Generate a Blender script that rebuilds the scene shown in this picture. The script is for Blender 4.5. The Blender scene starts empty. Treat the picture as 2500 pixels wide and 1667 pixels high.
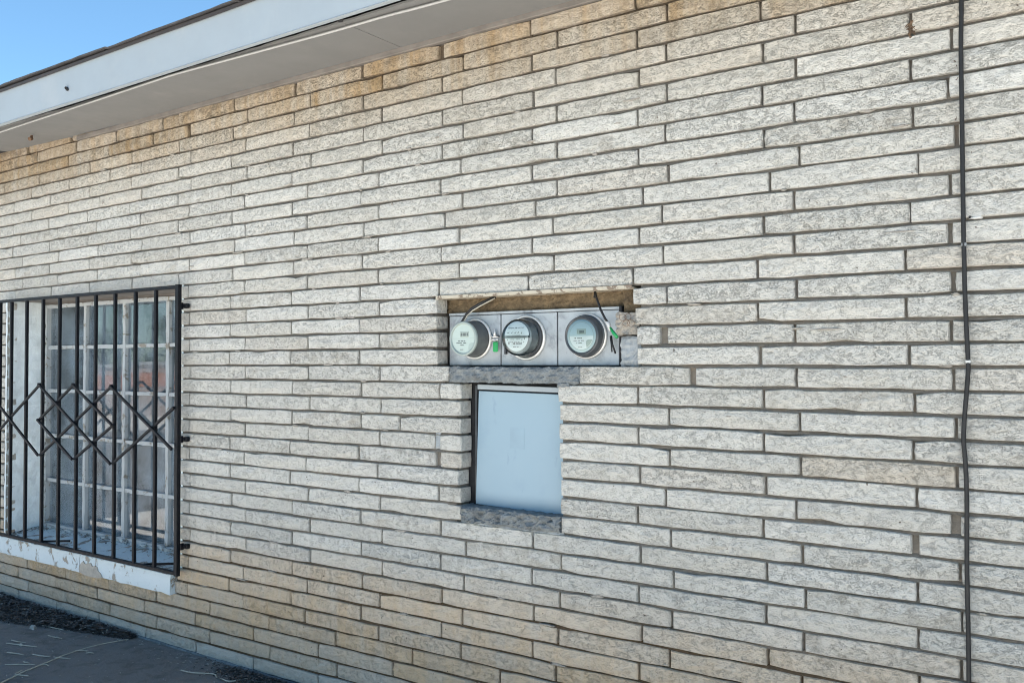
import bpy, bmesh, math, random
from mathutils import Vector, Matrix, noise

random.seed(7)
sc = bpy.context.scene
COL = sc.collection

# ------------------------------------------------------------------ camera
CAM = Vector((3.5622, -2.7266, 1.4457))
YAW, PITCH, ROLL, FPX = -0.61131, 0.022356, 0.002433, 2164.35 / 2500.0
_f = Vector((math.sin(YAW) * math.cos(PITCH), math.cos(YAW) * math.cos(PITCH), math.sin(PITCH)))
_r0 = Vector((math.cos(YAW), -math.sin(YAW), 0))
_d0 = _f.cross(_r0)
_r = math.cos(ROLL) * _r0 + math.sin(ROLL) * _d0
_d = -math.sin(ROLL) * _r0 + math.cos(ROLL) * _d0
cam_data = bpy.data.cameras.new("camera")
cam = bpy.data.objects.new("camera", cam_data)
COL.objects.link(cam)
cam_data.sensor_fit = 'HORIZONTAL'
cam_data.sensor_width = 36.0
cam_data.lens = 36.0 * FPX
cam_data.clip_start = 0.02
cam_data.clip_end = 2000
M = Matrix((( _r.x, -_d.x, -_f.x), (_r.y, -_d.y, -_f.y), (_r.z, -_d.z, -_f.z))).to_4x4()
M.translation = CAM
cam.matrix_world = M
sc.camera = cam

# ------------------------------------------------------------------ sky, sun, exposure
SUN_EL, SUN_ROT = math.radians(66), math.radians(66)
world = bpy.data.worlds.new("World")
sc.world = world
world.use_nodes = True
wn = world.node_tree
sky = wn.nodes.new('ShaderNodeTexSky')
sky.sky_type = 'NISHITA'
sky.sun_disc = False
sky.sun_elevation = SUN_EL
sky.sun_rotation = SUN_ROT
sky.altitude = 300
sky.air_density = 1.0
sky.dust_density = 0.1
sky.ozone_density = 6.0
tint = wn.nodes.new('ShaderNodeMix')      # one even white-balance tint over the whole sky
tint.data_type = 'RGBA'
tint.blend_type = 'MULTIPLY'
tint.inputs[0].default_value = 1.0
tint.inputs[7].default_value = (0.86, 1.0, 0.92, 1)
wn.links.new(sky.outputs[0], tint.inputs[6])
wn.links.new(tint.outputs[2], wn.nodes['Background'].inputs[0])
wn.nodes['Background'].inputs[1].default_value = 0.075
sun_data = bpy.data.lights.new("sun", 'SUN')
sun_data.energy = 5.0
sun_data.angle = math.radians(0.53)
sun_data.color = (1.0, 0.955, 0.89)
sun = bpy.data.objects.new("sun", sun_data)
COL.objects.link(sun)
_sd = Vector((math.sin(SUN_ROT) * math.cos(SUN_EL), math.cos(SUN_ROT) * math.cos(SUN_EL), math.sin(SUN_EL)))
sun.rotation_euler = _sd.to_track_quat('Z', 'Y').to_euler()
sun.location = (0, 0, 12)
sc.view_settings.view_transform = 'Standard'
sc.view_settings.look = 'None'
sc.view_settings.exposure = 1.76
sc.view_settings.gamma = 1.0
sc.view_settings.use_curve_mapping = False
sc.render.engine = 'CYCLES'
sc.cycles.use_denoising = True
sc.cycles.filter_width = 1.05
sc.cycles.max_bounces = 8
sc.cycles.diffuse_bounces = 5
sc.cycles.transparent_max_bounces = 12

# ------------------------------------------------------------------ materials
class N:
    """small node-graph helper"""
    def __init__(self, name):
        self.m = bpy.data.materials.new(name)
        self.m.use_nodes = True
        self.t = self.m.node_tree
        self.b = self.t.nodes['Principled BSDF']
        self.out = self.t.nodes['Material Output']
        g = self.t.nodes.new('ShaderNodeNewGeometry')
        self.pos = g.outputs['Position']
        self.nrm = g.outputs['Normal']
    def n(self, typ, **kw):
        x = self.t.nodes.new(typ)
        for k, v in kw.items():
            setattr(x, k, v)
        return x
    def link(self, a, b):
        self.t.links.new(a, b)
    def put(self, sock, v):
        if hasattr(v, 'is_linked') or hasattr(v, 'links'):
            self.link(v, sock)
        else:
            if sock.type == 'RGBA' and len(v) == 3:
                v = (*v, 1)
            sock.default_value = v
    def noise(self, scale, detail=4, rough=0.6, dist=0.0, vec=None, w=None):
        x = self.n('ShaderNodeTexNoise')
        x.inputs['Scale'].default_value = scale
        x.inputs['Detail'].default_value = detail
        x.inputs['Roughness'].default_value = rough
        x.inputs['Distortion'].default_value = dist
        self.link(vec if vec is not None else self.pos, x.inputs['Vector'])
        return x.outputs['Fac']
    def vor(self, scale, feature='F1', vec=None):
        x = self.n('ShaderNodeTexVoronoi', feature=feature)
        x.inputs['Scale'].default_value = scale
        self.link(vec if vec is not None else self.pos, x.inputs['Vector'])
        return x.outputs['Distance']
    def scalevec(self, s, vec=None):
        x = self.n('ShaderNodeVectorMath', operation='MULTIPLY')
        self.link(vec if vec is not None else self.pos, x.inputs[0])
        x.inputs[1].default_value = s
        return x.outputs[0]
    def ramp(self, fac, a, b, lo=0.0, hi=1.0):
        x = self.n('ShaderNodeMapRange')
        x.clamp = True
        self.put(x.inputs['Value'], fac)
        x.inputs['From Min'].default_value = a
        x.inputs['From Max'].default_value = b
        x.inputs['To Min'].default_value = lo
        x.inputs['To Max'].default_value = hi
        return x.outputs[0]
    def math(self, op, a, b=0.0):
        x = self.n('ShaderNodeMath', operation=op)
        self.put(x.inputs[0], a)
        self.put(x.inputs[1], b)
        return x.outputs[0]
    def mix(self, fac, a, b, blend='MIX'):
        x = self.n('ShaderNodeMix', data_type='RGBA', blend_type=blend)
        self.put(x.inputs['Factor'], fac)
        self.put(x.inputs['A'] if False else x.inputs[6], a)
        self.put(x.inputs[7], b)
        return x.outputs[2]
    def xyz(self):
        x = self.n('ShaderNodeSeparateXYZ')
        self.link(self.pos, x.inputs[0])
        return x.outputs
    def bump(self, h, strength=0.5, dist=0.01):
        x = self.n('ShaderNodeBump')
        x.inputs['Strength'].default_value = strength
        x.inputs['Distance'].default_value = dist
        self.link(h, x.inputs['Height'])
        self.link(x.outputs[0], self.b.inputs['Normal'])
        return x
    def fin(self, color=None, rough=0.8, metal=0.0, spec=None):
        if color is not None:
            self.put(self.b.inputs['Base Color'], color)
        self.put(self.b.inputs['Roughness'], rough)
        self.put(self.b.inputs['Metallic'], metal)
        if spec is not None:
            self.b.inputs['Specular IOR Level'].default_value = spec
        return self.m

MAT = {}

def mk_brick():
    k = N('rock_faced_brick')
    at = k.n('ShaderNodeAttribute', attribute_name='tint')
    sep = k.n('ShaderNodeSeparateColor')
    k.link(at.outputs['Color'], sep.inputs[0])
    rnd, stain, dirt = sep.outputs[0], sep.outputs[1], sep.outputs[2]
    r2 = k.math('FRACT', k.math('MULTIPLY', rnd, 7.31))
    r3 = k.math('FRACT', k.math('MULTIPLY', rnd, 23.7))
    # every brick is cut from its own piece of stone: shift the pattern per brick
    cmb = k.n('ShaderNodeCombineXYZ')
    k.link(k.math('MULTIPLY', r2, 31.0), cmb.inputs[0])
    k.link(k.math('MULTIPLY', rnd, 17.0), cmb.inputs[1])
    k.link(k.math('MULTIPLY', r3, 23.0), cmb.inputs[2])
    va = k.n('ShaderNodeVectorMath', operation='ADD')
    k.link(k.pos, va.inputs[0]); k.link(cmb.outputs[0], va.inputs[1])
    bp = va.outputs[0]
    pal = k.mix(rnd, (0.535, 0.518, 0.475), (0.615, 0.602, 0.562))
    pal = k.mix(k.math('MULTIPLY', r3, 0.35), pal, (0.55, 0.515, 0.45))
    vs_ = k.scalevec((2.2, 1.0, 0.5))
    big = k.noise(5.0, 5, 0.65, 0.0, vs_)
    stain_n = k.math('MULTIPLY', stain, k.ramp(big, 0.3, 0.6, 0.55, 1.0))
    tan = k.mix(k.noise(14.0, 4), (0.57, 0.395, 0.23), (0.66, 0.50, 0.325))
    c = k.mix(stain_n, pal, tan)
    drip = k.ramp(k.noise(4.0, 5, 0.65, 0.0, k.scalevec((3.5, 1.0, 0.35))), 0.32, 0.62, 0.45, 1.0)  # streaks that break up the brown below the eave
    eave_stain_shade = k.mix(k.noise(12.0, 4), (0.31, 0.205, 0.105), (0.42, 0.30, 0.17))  # brown stain with the eave's shade painted into it
    c = k.mix(k.math('MULTIPLY', at.outputs['Alpha'], drip), c, eave_stain_shade)
    mott = k.ramp(k.noise(9.0, 5, 0.65), 0.55, 0.75, 0.0, 0.25)
    c = k.mix(mott, c, (0.45, 0.39, 0.295))
    # split-face relief
    v = k.scalevec((0.75, 1.0, 1.1), bp)
    n0 = k.noise(17.0, 3, 0.55, 0.4, v)
    n1 = k.noise(60.0, 5, 0.66, 0.5, v)
    n2 = k.noise(190.0, 4, 0.7, 0.3, v)
    n3 = k.noise(430.0, 2, 0.6)
    cre = k.math('ABSOLUTE', k.math('SUBTRACT', k.noise(130.0, 4, 0.7, 0.5, v), 0.5))
    pit = k.ramp(cre, 0.0, 0.04, 1.0, 0.0)
    pitm = k.math('MULTIPLY', k.math('MULTIPLY', pit, k.ramp(n1, 0.42, 0.55, 1.0, 0.0)), k.ramp(r2, 0.0, 1.0, 0.7, 1.0))
    c = k.mix(k.math('MULTIPLY', pitm, 0.36), c, (0.20, 0.185, 0.16))
    c = k.mix(k.ramp(n2, 0.32, 0.44, 0.20, 0.0), c, (0.27, 0.255, 0.225))
    pk = k.ramp(k.noise(70.0, 2, 0.5, 0.0, bp), 0.735, 0.76, 0.0, 0.85)
    c = k.mix(pk, c, (0.13, 0.10, 0.08))
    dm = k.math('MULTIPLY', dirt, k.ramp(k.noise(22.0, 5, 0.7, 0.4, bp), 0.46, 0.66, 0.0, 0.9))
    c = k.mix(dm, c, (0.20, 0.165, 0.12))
    hsum = k.math('ADD', k.math('ADD', k.math('ADD', k.math('MULTIPLY', n0, 0.7), k.math('MULTIPLY', n1, 0.95)), k.math('MULTIPLY', n2, 0.42)),
                  k.math('ADD', k.math('MULTIPLY', n3, 0.10), k.math('MULTIPLY', pitm, -0.30)))
    bn = k.bump(hsum, 1.0, 0.0135)
    k.link(k.ramp(r2, 0.0, 1.0, 0.8, 1.0), bn.inputs['Strength'])
    return k.fin(c, 0.92, spec=0.2)
MAT['brick'] = mk_brick()

def mk_mortar():
    k = N('mortar')
    z = k.xyz()[2]
    n = k.noise(3.0, 3)
    zz = k.math('ADD', z, k.math('MULTIPLY', n, 0.10))
    low = k.ramp(zz, 0.55, 0.66, 1.0, 0.0)
    c = k.mix(k.noise(25.0, 5, 0.65), (0.125, 0.110, 0.092), (0.255, 0.232, 0.20))
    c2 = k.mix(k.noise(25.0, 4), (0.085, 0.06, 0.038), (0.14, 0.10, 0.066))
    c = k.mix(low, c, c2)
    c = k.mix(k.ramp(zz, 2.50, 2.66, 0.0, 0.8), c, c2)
    c = k.mix(k.ramp(k.noise(6.0, 3), 0.55, 0.7, 0, 0.6), c, (0.22, 0.175, 0.13))
    k.bump(k.math('ADD', k.noise(60.0, 5, 0.7), k.math('MULTIPLY', k.noise(14.0, 2), 1.5)), 0.9, 0.008)
    return k.fin(c, 0.95, spec=0.15)
MAT['mortar'] = mk_mortar()

def simple(name, col, rough=0.7, metal=0.0, var=0.12, scale=30.0, bump=0.0, bdist=0.003, spec=None, dirt=0.0, dirt_col=(0.1, 0.09, 0.08), dscale=8.0):
    k = N(name)
    a = tuple(max(0, x * (1 - var)) for x in col)
    b = tuple(min(1, x * (1 + var)) for x in col)
    c = k.mix(k.ramp(k.noise(scale, 5, 0.6), 0.3, 0.7), a, b)
    if dirt > 0:
        c = k.mix(k.ramp(k.noise(dscale, 6, 0.7, 0.5), 0.52, 0.72, 0, dirt), c, dirt_col)
    r = k.ramp(k.noise(scale * 1.7, 3), 0.3, 0.7, max(0.02, rough - 0.08), min(1, rough + 0.08))
    if bump > 0:
        k.bump(k.noise(scale * 2.2, 5, 0.65), bump, bdist)
    return k.fin(c, r, metal, spec)

MAT['concrete'] = simple('rough_concrete', (0.185, 0.20, 0.205), 0.93, var=0.28, scale=26, bump=1.0, bdist=0.012, dirt=0.7, dirt_col=(0.07, 0.065, 0.055), dscale=18)
MAT['smear'] = simple('mortar_smear', (0.29, 0.265, 0.23), 0.95, var=0.2, scale=60, bump=0.9, bdist=0.004)
MAT['patch'] = simple('cement_patch', (0.29, 0.31, 0.32), 0.9, var=0.2, scale=25, bump=0.8, bdist=0.006, dirt=0.5, dirt_col=(0.17, 0.17, 0.17), dscale=20)
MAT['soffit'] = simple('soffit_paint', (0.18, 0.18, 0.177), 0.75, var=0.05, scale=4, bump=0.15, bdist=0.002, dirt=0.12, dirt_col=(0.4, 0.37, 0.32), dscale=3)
MAT['fascia'] = simple('fascia_paint', (0.29, 0.33, 0.36), 0.55, var=0.05, scale=3, bump=0.1, bdist=0.002, dirt=0.15, dirt_col=(0.48, 0.46, 0.43), dscale=4)
MAT['trim'] = simple('trim_board', (0.16, 0.145, 0.13), 0.85, var=0.2, scale=12, bump=0.4)
MAT['shingle'] = simple('asphalt_shingle', (0.06, 0.058, 0.06), 0.95, var=0.35, scale=120, bump=0.8, bdist=0.004)
MAT['drip'] = simple('drip_edge', (0.035, 0.028, 0.026), 0.6, var=0.3, scale=15)
MAT['void'] = simple('near_black', (0.02, 0.02, 0.022), 0.9)
MAT['iron'] = simple('black_painted_iron', (0.006, 0.007, 0.010), 0.5, var=0.35, scale=40, bump=0.25, bdist=0.001, dirt=0.25, dirt_col=(0.03, 0.022, 0.018), dscale=30, spec=0.18)
MAT['rust'] = simple('rusty_steel', (0.13, 0.075, 0.045), 0.9, var=0.4, scale=50, bump=0.6)
MAT['stucco'] = simple('jamb_stucco_paint', (0.80, 0.86, 0.87), 0.85, var=0.12, scale=10, bump=0.9, bdist=0.006, dirt=0.25, dirt_col=(0.33, 0.33, 0.30), dscale=7)
MAT['room'] = simple('room_plaster', (0.30, 0.29, 0.28), 0.9)
MAT['shell'] = simple('outer_block_wall', (0.5, 0.47, 0.42), 0.9, scale=6, bump=0.4)
MAT['cable'] = simple('black_cable', (0.007, 0.007, 0.008), 0.6, var=0.2, scale=20)
MAT['wire_white'] = simple('white_wire', (0.36, 0.36, 0.355), 0.5, var=0.06, scale=10)
MAT['clip'] = simple('white_clip', (0.52, 0.52, 0.50), 0.5, var=0.05)
MAT['galv'] = simple('galvanised_steel', (0.38, 0.405, 0.42), 0.45, metal=0.25, var=0.16, scale=14, bump=0.12, bdist=0.002, dirt=0.75, dirt_col=(0.13, 0.14, 0.16), dscale=16)
MAT['ring'] = simple('meter_ring_steel', (0.74, 0.72, 0.68), 0.4, metal=0.35, var=0.1, scale=30)
MAT['darkmetal'] = simple('meter_body_grey', (0.055, 0.06, 0.065), 0.35, var=0.25, scale=25)
MAT['meterbody'] = simple('meter_side_plastic', (0.10, 0.108, 0.108), 0.4, var=0.3, scale=22)
MAT['drum'] = simple('meter_inner_drum', (0.24, 0.26, 0.27), 0.45, var=0.3, scale=30)
MAT['rim'] = simple('meter_rim_plastic', (0.28, 0.325, 0.30), 0.35, var=0.06)
MAT['face_green'] = simple('meter_face_green', (0.40, 0.47, 0.43), 0.5, var=0.03)
MAT['face_white'] = simple('meter_face_white', (0.66, 0.70, 0.70), 0.45, var=0.03)
MAT['face_blue'] = simple('meter_face_bluewhite', (0.42, 0.52, 0.55), 0.4, var=0.04)
MAT['face_band'] = simple('meter_face_band', (0.32, 0.385, 0.355), 0.5, var=0.03)
MAT['lcd'] = simple('lcd_grey', (0.33, 0.38, 0.34), 0.3, var=0.05)
MAT['ink'] = simple('printed_ink', (0.04, 0.045, 0.05), 0.6, var=0.2)
MAT['seal'] = simple('green_seal', (0.015, 0.30, 0.085), 0.35, var=0.15)
MAT['board'] = simple('brown_fibreboard', (0.15, 0.108, 0.062), 0.95, var=0.45, scale=35, bump=1.0, bdist=0.01, dirt=0.6, dirt_col=(0.06, 0.04, 0.025), dscale=12)
MAT['asphalt_bits'] = simple('dead_leaf_litter', (0.085, 0.075, 0.068), 0.95, var=0.75, scale=40)
MAT['straw'] = simple('dry_straw', (0.46, 0.42, 0.34), 0.85, var=0.25, scale=30)
MAT['twig'] = simple('dry_twig', (0.30, 0.27, 0.23), 0.9, var=0.3, scale=30)
MAT['leafpale'] = simple('pale_dry_leaf', (0.42, 0.40, 0.36), 0.85, var=0.3, scale=30)
MAT['nest'] = simple('dried_mud_nest', (0.10, 0.065, 0.04), 0.95, var=0.5, scale=60, bump=1.0)
MAT['bark'] = simple('tree_bark', (0.10, 0.075, 0.055), 0.95, var=0.3, scale=20, bump=0.8)
MAT['leaf'] = simple('tree_leaf', (0.05, 0.085, 0.03), 0.7, var=0.4, scale=3)
MAT['orange'] = simple('standin_orange', (0.62, 0.30, 0.20), 0.6, var=0.12, scale=5)
MAT['kerbwall'] = simple('pale_kerb_wall', (0.52, 0.44, 0.40), 0.9, var=0.15, scale=5)
MAT['chipped'] = simple('bare_sill_stone', (0.40, 0.36, 0.31), 0.95, var=0.2, scale=30, bump=0.8, bdist=0.004)

def mk_peel(name, paint, bare, amount, scale=12.0, zsplit=None):
    k = N(name)
    n = k.noise(scale, 7, 0.72, 0.6)
    fl = k.ramp(n, 0.60 - amount, 0.615 - amount, 0.0, 1.0)
    base = k.mix(k.noise(6.0, 4), tuple(x * 0.9 for x in paint), paint)
    c = k.mix(fl, base, bare)
    g = k.ramp(k.noise(40.0, 4, 0.7), 0.58, 0.75, 0, 0.35)
    c = k.mix(g, c, tuple(x * 0.5 for x in paint))
    k.bump(k.math('ADD', k.math('MULTIPLY', fl, -0.7), k.math('MULTIPLY', k.noise(45.0, 5), 0.7)), 0.7, 0.004)
    return k.fin(c, 0.7)
MAT['sill'] = mk_peel('peeling_white_sill_paint', (0.64, 0.705, 0.73), (0.33, 0.295, 0.25), 0.03, 9.0)
MAT['silltop'] = mk_peel('weathered_sill_top', (0.58, 0.66, 0.68), (0.24, 0.215, 0.185), 0.05, 8.0)
MAT['winframe'] = mk_peel('peeling_window_paint', (0.42, 0.445, 0.455), (0.24, 0.22, 0.185), 0.03, 16.0)
MAT['steel_lintel'] = mk_peel('peeling_cream_steel', (0.47, 0.42, 0.33), (0.20, 0.15, 0.11), 0.06, 30.0)
MAT['putty'] = mk_peel('old_window_putty', (0.50, 0.52, 0.51), (0.19, 0.175, 0.15), 0.06, 30.0)

def mk_cover():
    k = N('pale_blue_panel_paint')
    c = k.mix(k.noise(2.5, 4), (0.225, 0.32, 0.385), (0.265, 0.365, 0.43))
    v = k.scalevec((1.0, 1.0, 0.35))
    c = k.mix(k.ramp(k.noise(26.0, 4, 0.6, 0.3, v), 0.64, 0.74, 0, 0.32), c, (0.14, 0.21, 0.29))
    c = k.mix(k.ramp(k.noise(7.0, 4), 0.55, 0.7, 0, 0.25), c, (0.19, 0.285, 0.365))
    k.bump(k.noise(30.0, 3), 0.08, 0.002)
    return k.fin(c, k.ramp(k.noise(9.0, 3), 0.3, 0.7, 0.38, 0.55))
MAT['cover'] = mk_cover()
MAT['ghost'] = simple('faded_label_mark', (0.240, 0.336, 0.400), 0.5, var=0.05, scale=12)

def mk_glass():
    k = N('old_window_glass')
    t = k.t
    tr = k.n('ShaderNodeBsdfTransparent')
    tr.inputs[0].default_value = (0.955, 0.972, 0.985, 1)
    gl = k.n('ShaderNodeBsdfGlossy')
    gl.inputs['Roughness'].default_value = 0.004
    fr = k.n('ShaderNodeFresnel')
    fr.inputs['IOR'].default_value = 1.75
    bp = k.n('ShaderNodeBump')
    bp.inputs['Strength'].default_value = 0.015
    bp.inputs['Distance'].default_value = 0.01
    k.link(k.noise(4.0, 2), bp.inputs['Height'])
    k.link(bp.outputs[0], gl.inputs['Normal'])
    mx = k.n('ShaderNodeMixShader')
    k.link(k.ramp(fr.outputs[0], 0.0, 1.0, 0.0, 1.0), mx.inputs[0])
    k.link(tr.outputs[0], mx.inputs[1])
    k.link(gl.outputs[0], mx.inputs[2])
    # dust film, blued and strengthened to paint brightness into the panes
    df = k.n('ShaderNodeBsdfDiffuse')
    df.inputs[0].default_value = (0.52, 0.66, 0.78, 1)
    m2 = k.n('ShaderNodeMixShader')
    k.link(k.ramp(k.noise(5.0, 5, 0.7), 0.38, 0.75, 0.04, 0.22), m2.inputs[0])
    k.link(mx.outputs[0], m2.inputs[1])
    k.link(df.outputs[0], m2.inputs[2])
    k.link(m2.outputs[0], k.out.inputs[0])
    return k.m
MAT['glass'] = mk_glass()

def mk_meterglass():
    k = N('meter_glass')
    tr = k.n('ShaderNodeBsdfTransparent')
    tr.inputs[0].default_value = (0.9, 0.95, 0.95, 1)
    gl = k.n('ShaderNodeBsdfGlossy')
    gl.inputs['Roughness'].default_value = 0.02
    fr = k.n('ShaderNodeFresnel')
    fr.inputs['IOR'].default_value = 1.5
    mx = k.n('ShaderNodeMixShader')
    k.link(fr.outputs[0], mx.inputs[0])
    k.link(tr.outputs[0], mx.inputs[1])
    k.link(gl.outputs[0], mx.inputs[2])
    k.link(mx.outputs[0], k.out.inputs[0])
    return k.m
MAT['meterglass'] = mk_meterglass()

def mk_curtain():
    k = N('thin_blue_curtain')
    v = k.scalevec((1.0, 1.0, 0.06))
    c = k.mix(k.noise(18.0, 4, 0.6, 0.2, v), (0.34, 0.50, 0.70), (0.88, 0.94, 0.97))  # vertical streaks paint the folds' shade into the cloth colour
    tl = k.n('ShaderNodeBsdfTranslucent')
    k.link(c, tl.inputs[0])
    k.put(k.b.inputs['Base Color'], c)
    k.b.inputs['Roughness'].default_value = 0.9
    mx = k.n('ShaderNodeMixShader')
    mx.inputs[0].default_value = 0.03
    k.link(k.b.outputs[0], mx.inputs[1])
    k.link(tl.outputs[0], mx.inputs[2])
    k.link(mx.outputs[0], k.out.inputs[0])
    return k.m
MAT['curtain'] = mk_curtain()

def mk_asphalt():
    k = N('worn_asphalt')
    c = k.mix(k.noise(3.0, 5, 0.6), (0.215, 0.20, 0.185), (0.31, 0.29, 0.27))
    c = k.mix(k.ramp(k.noise(220.0, 3, 0.7), 0.52, 0.72, 0, 0.6), c, (0.36, 0.345, 0.33))
    c = k.mix(k.ramp(k.noise(9.0, 5, 0.7, 0.5), 0.50, 0.70, 0, 0.6), c, (0.13, 0.118, 0.105))
    ck = k.n('ShaderNodeTexVoronoi', feature='DISTANCE_TO_EDGE')
    ck.inputs['Scale'].default_value = 0.55
    wv = k.n('ShaderNodeVectorMath', operation='ADD')
    nz = k.n('ShaderNodeTexNoise'); nz.inputs['Scale'].default_value = 6.0; k.link(k.pos, nz.inputs['Vector'])
    sv = k.n('ShaderNodeVectorMath', operation='SCALE'); k.link(nz.outputs['Color'], sv.inputs[0]); sv.inputs['Scale'].default_value = 0.35
    k.link(k.pos, wv.inputs[0]); k.link(sv.outputs[0], wv.inputs[1]); k.link(wv.outputs[0], ck.inputs['Vector'])
    c = k.mix(k.ramp(ck.outputs['Distance'], 0.002, 0.006, 0.5, 0.0), c, (0.08, 0.072, 0.065))
    c = k.mix(k.ramp(k.vor(150.0), 0.12, 0.2, 0.5, 0.0), c, (0.42, 0.40, 0.37))
    k.bump(k.math('ADD', k.noise(180.0, 4, 0.7), k.math('MULTIPLY', k.noise(12.0, 4), 3.0)), 1.0, 0.016)
    return k.fin(c, 0.9, spec=0.3)
MAT['asphalt'] = mk_asphalt()
MAT['lot'] = simple('pale_bounce_lot', (0.65, 0.62, 0.57), 0.95, var=0.2, scale=1.5, bump=0.4, bdist=0.01)  # unseen lot, whitened so sunlight bounces onto the shaded wall

# ------------------------------------------------------------------ mesh helpers
class MB:
    def __init__(self):
        self.v, self.f, self.c = [], [], []
    def add(self, verts, faces, tint=None):
        o = len(self.v)
        self.v += [Vector(x) for x in verts]
        self.f += [tuple(i + o for i in f) for f in faces]
        if tint is not None:
            self.c += [tint] * len(verts)
    def box(self, x0, x1, y0, y1, z0, z1):
        self.add([(x0, y0, z0), (x1, y0, z0), (x1, y1, z0), (x0, y1, z0), (x0, y0, z1), (x1, y0, z1), (x1, y1, z1), (x0, y1, z1)],
                 [(0, 3, 2, 1), (4, 5, 6, 7), (0, 1, 5, 4), (1, 2, 6, 5), (2, 3, 7, 6), (3, 0, 4, 7)])
    def bevbox(self, x0, x1, y0, y1, z0, z1, b=0.003):
        bm = bmesh.new()
        r = bmesh.ops.create_cube(bm, size=1)
        for v in r['verts']:
            v.co = Vector(((x0 + x1) / 2 + v.co.x * (x1 - x0), (y0 + y1) / 2 + v.co.y * (y1 - y0), (z0 + z1) / 2 + v.co.z * (z1 - z0)))
        bmesh.ops.bevel(bm, geom=bm.edges[:], offset=b, segments=1, affect='EDGES')
        bm.verts.index_update()
        self.add([v.co for v in bm.verts], [[v.index for v in f.verts] for f in bm.faces])
        bm.free()
    def tube(self, path, r, n=8, cap=True):
        P = [Vector(q) for q in path]
        rs = r if isinstance(r, (list, tuple)) else [r] * len(P)
        rings = []
        up = None
        for i, q in enumerate(P):
            t = (P[min(i + 1, len(P) - 1)] - P[max(i - 1, 0)]).normalized()
            if up is None:
                up = Vector((0, 0, 1)) if abs(t.z) < 0.9 else Vector((0, 1, 0))
            a = (up - t * up.dot(t)).normalized()
            up = a
            b = t.cross(a)
            rings.append([q + (a * math.cos(2 * math.pi * j / n) + b * math.sin(2 * math.pi * j / n)) * rs[i] for j in range(n)])
        vs = [v for rg in rings for v in rg]
        fs = []
        for i in range(len(P) - 1):
            for j in range(n):
                k2 = (j + 1) % n
                fs.append((i * n + j, (i + 1) * n + j, (i + 1) * n + k2, i * n + k2))
        if cap:
            fs.append(tuple(range(n)))
            fs.append(tuple(reversed(range((len(P) - 1) * n, len(P) * n))))
        self.add(vs, fs)
    def lathe_y(self, c, prof, n=40):
        """prof: (radius, y); axis along y through c=(x,z)"""
        vs, fs = [], []
        for r, y in prof:
            for j in range(n):
                a = 2 * math.pi * j / n
                vs.append((c[0] + r * math.cos(a), y, c[1] + r * math.sin(a)))
        for i in range(len(prof) - 1):
            for j in range(n):
                k2 = (j + 1) % n
                fs.append((i * n + j, i * n + k2, (i + 1) * n + k2, (i + 1) * n + j))
        self.add(vs, fs)
    def disc_y(self, c, r, y, n=40, a0=0.0, a1=2 * math.pi):
        vs = [(c[0], y, c[1])]
        for j in range(n + 1):
            a = a0 + (a1 - a0) * j / n
            vs.append((c[0] + r * math.cos(a), y, c[1] + r * math.sin(a)))
        self.add(vs, [(0, j + 1, j + 2) for j in range(n)])
    def build(self, name, mat, parent=None, smooth=False, origin='center', autosmooth=None):
        me = bpy.data.meshes.new(name)
        xs = [v.x for v in self.v]; ys = [v.y for v in self.v]; zs = [v.z for v in self.v]
        o = Vector(((min(xs) + max(xs)) / 2, (min(ys) + max(ys)) / 2, min(zs) if origin == 'base' else (min(zs) + max(zs)) / 2))
        me.from_pydata([v - o for v in self.v], [], self.f)
        if self.c:
            at = me.color_attributes.new('tint', 'FLOAT_COLOR', 'POINT')
            at.data.foreach_set('color', [x for c in self.c for x in c])
        me.materials.append(MAT[mat] if isinstance(mat, str) else mat)
        if smooth:
            me.polygons.foreach_set('use_smooth', [True] * len(me.polygons))
        me.update()
        ob = bpy.data.objects.new(name, me)
        COL.objects.link(ob)
        ob.location = o
        if parent is not None:
            place(ob, parent)
        if autosmooth:
            me.set_sharp_from_angle(angle=math.radians(autosmooth))
        return ob

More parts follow.
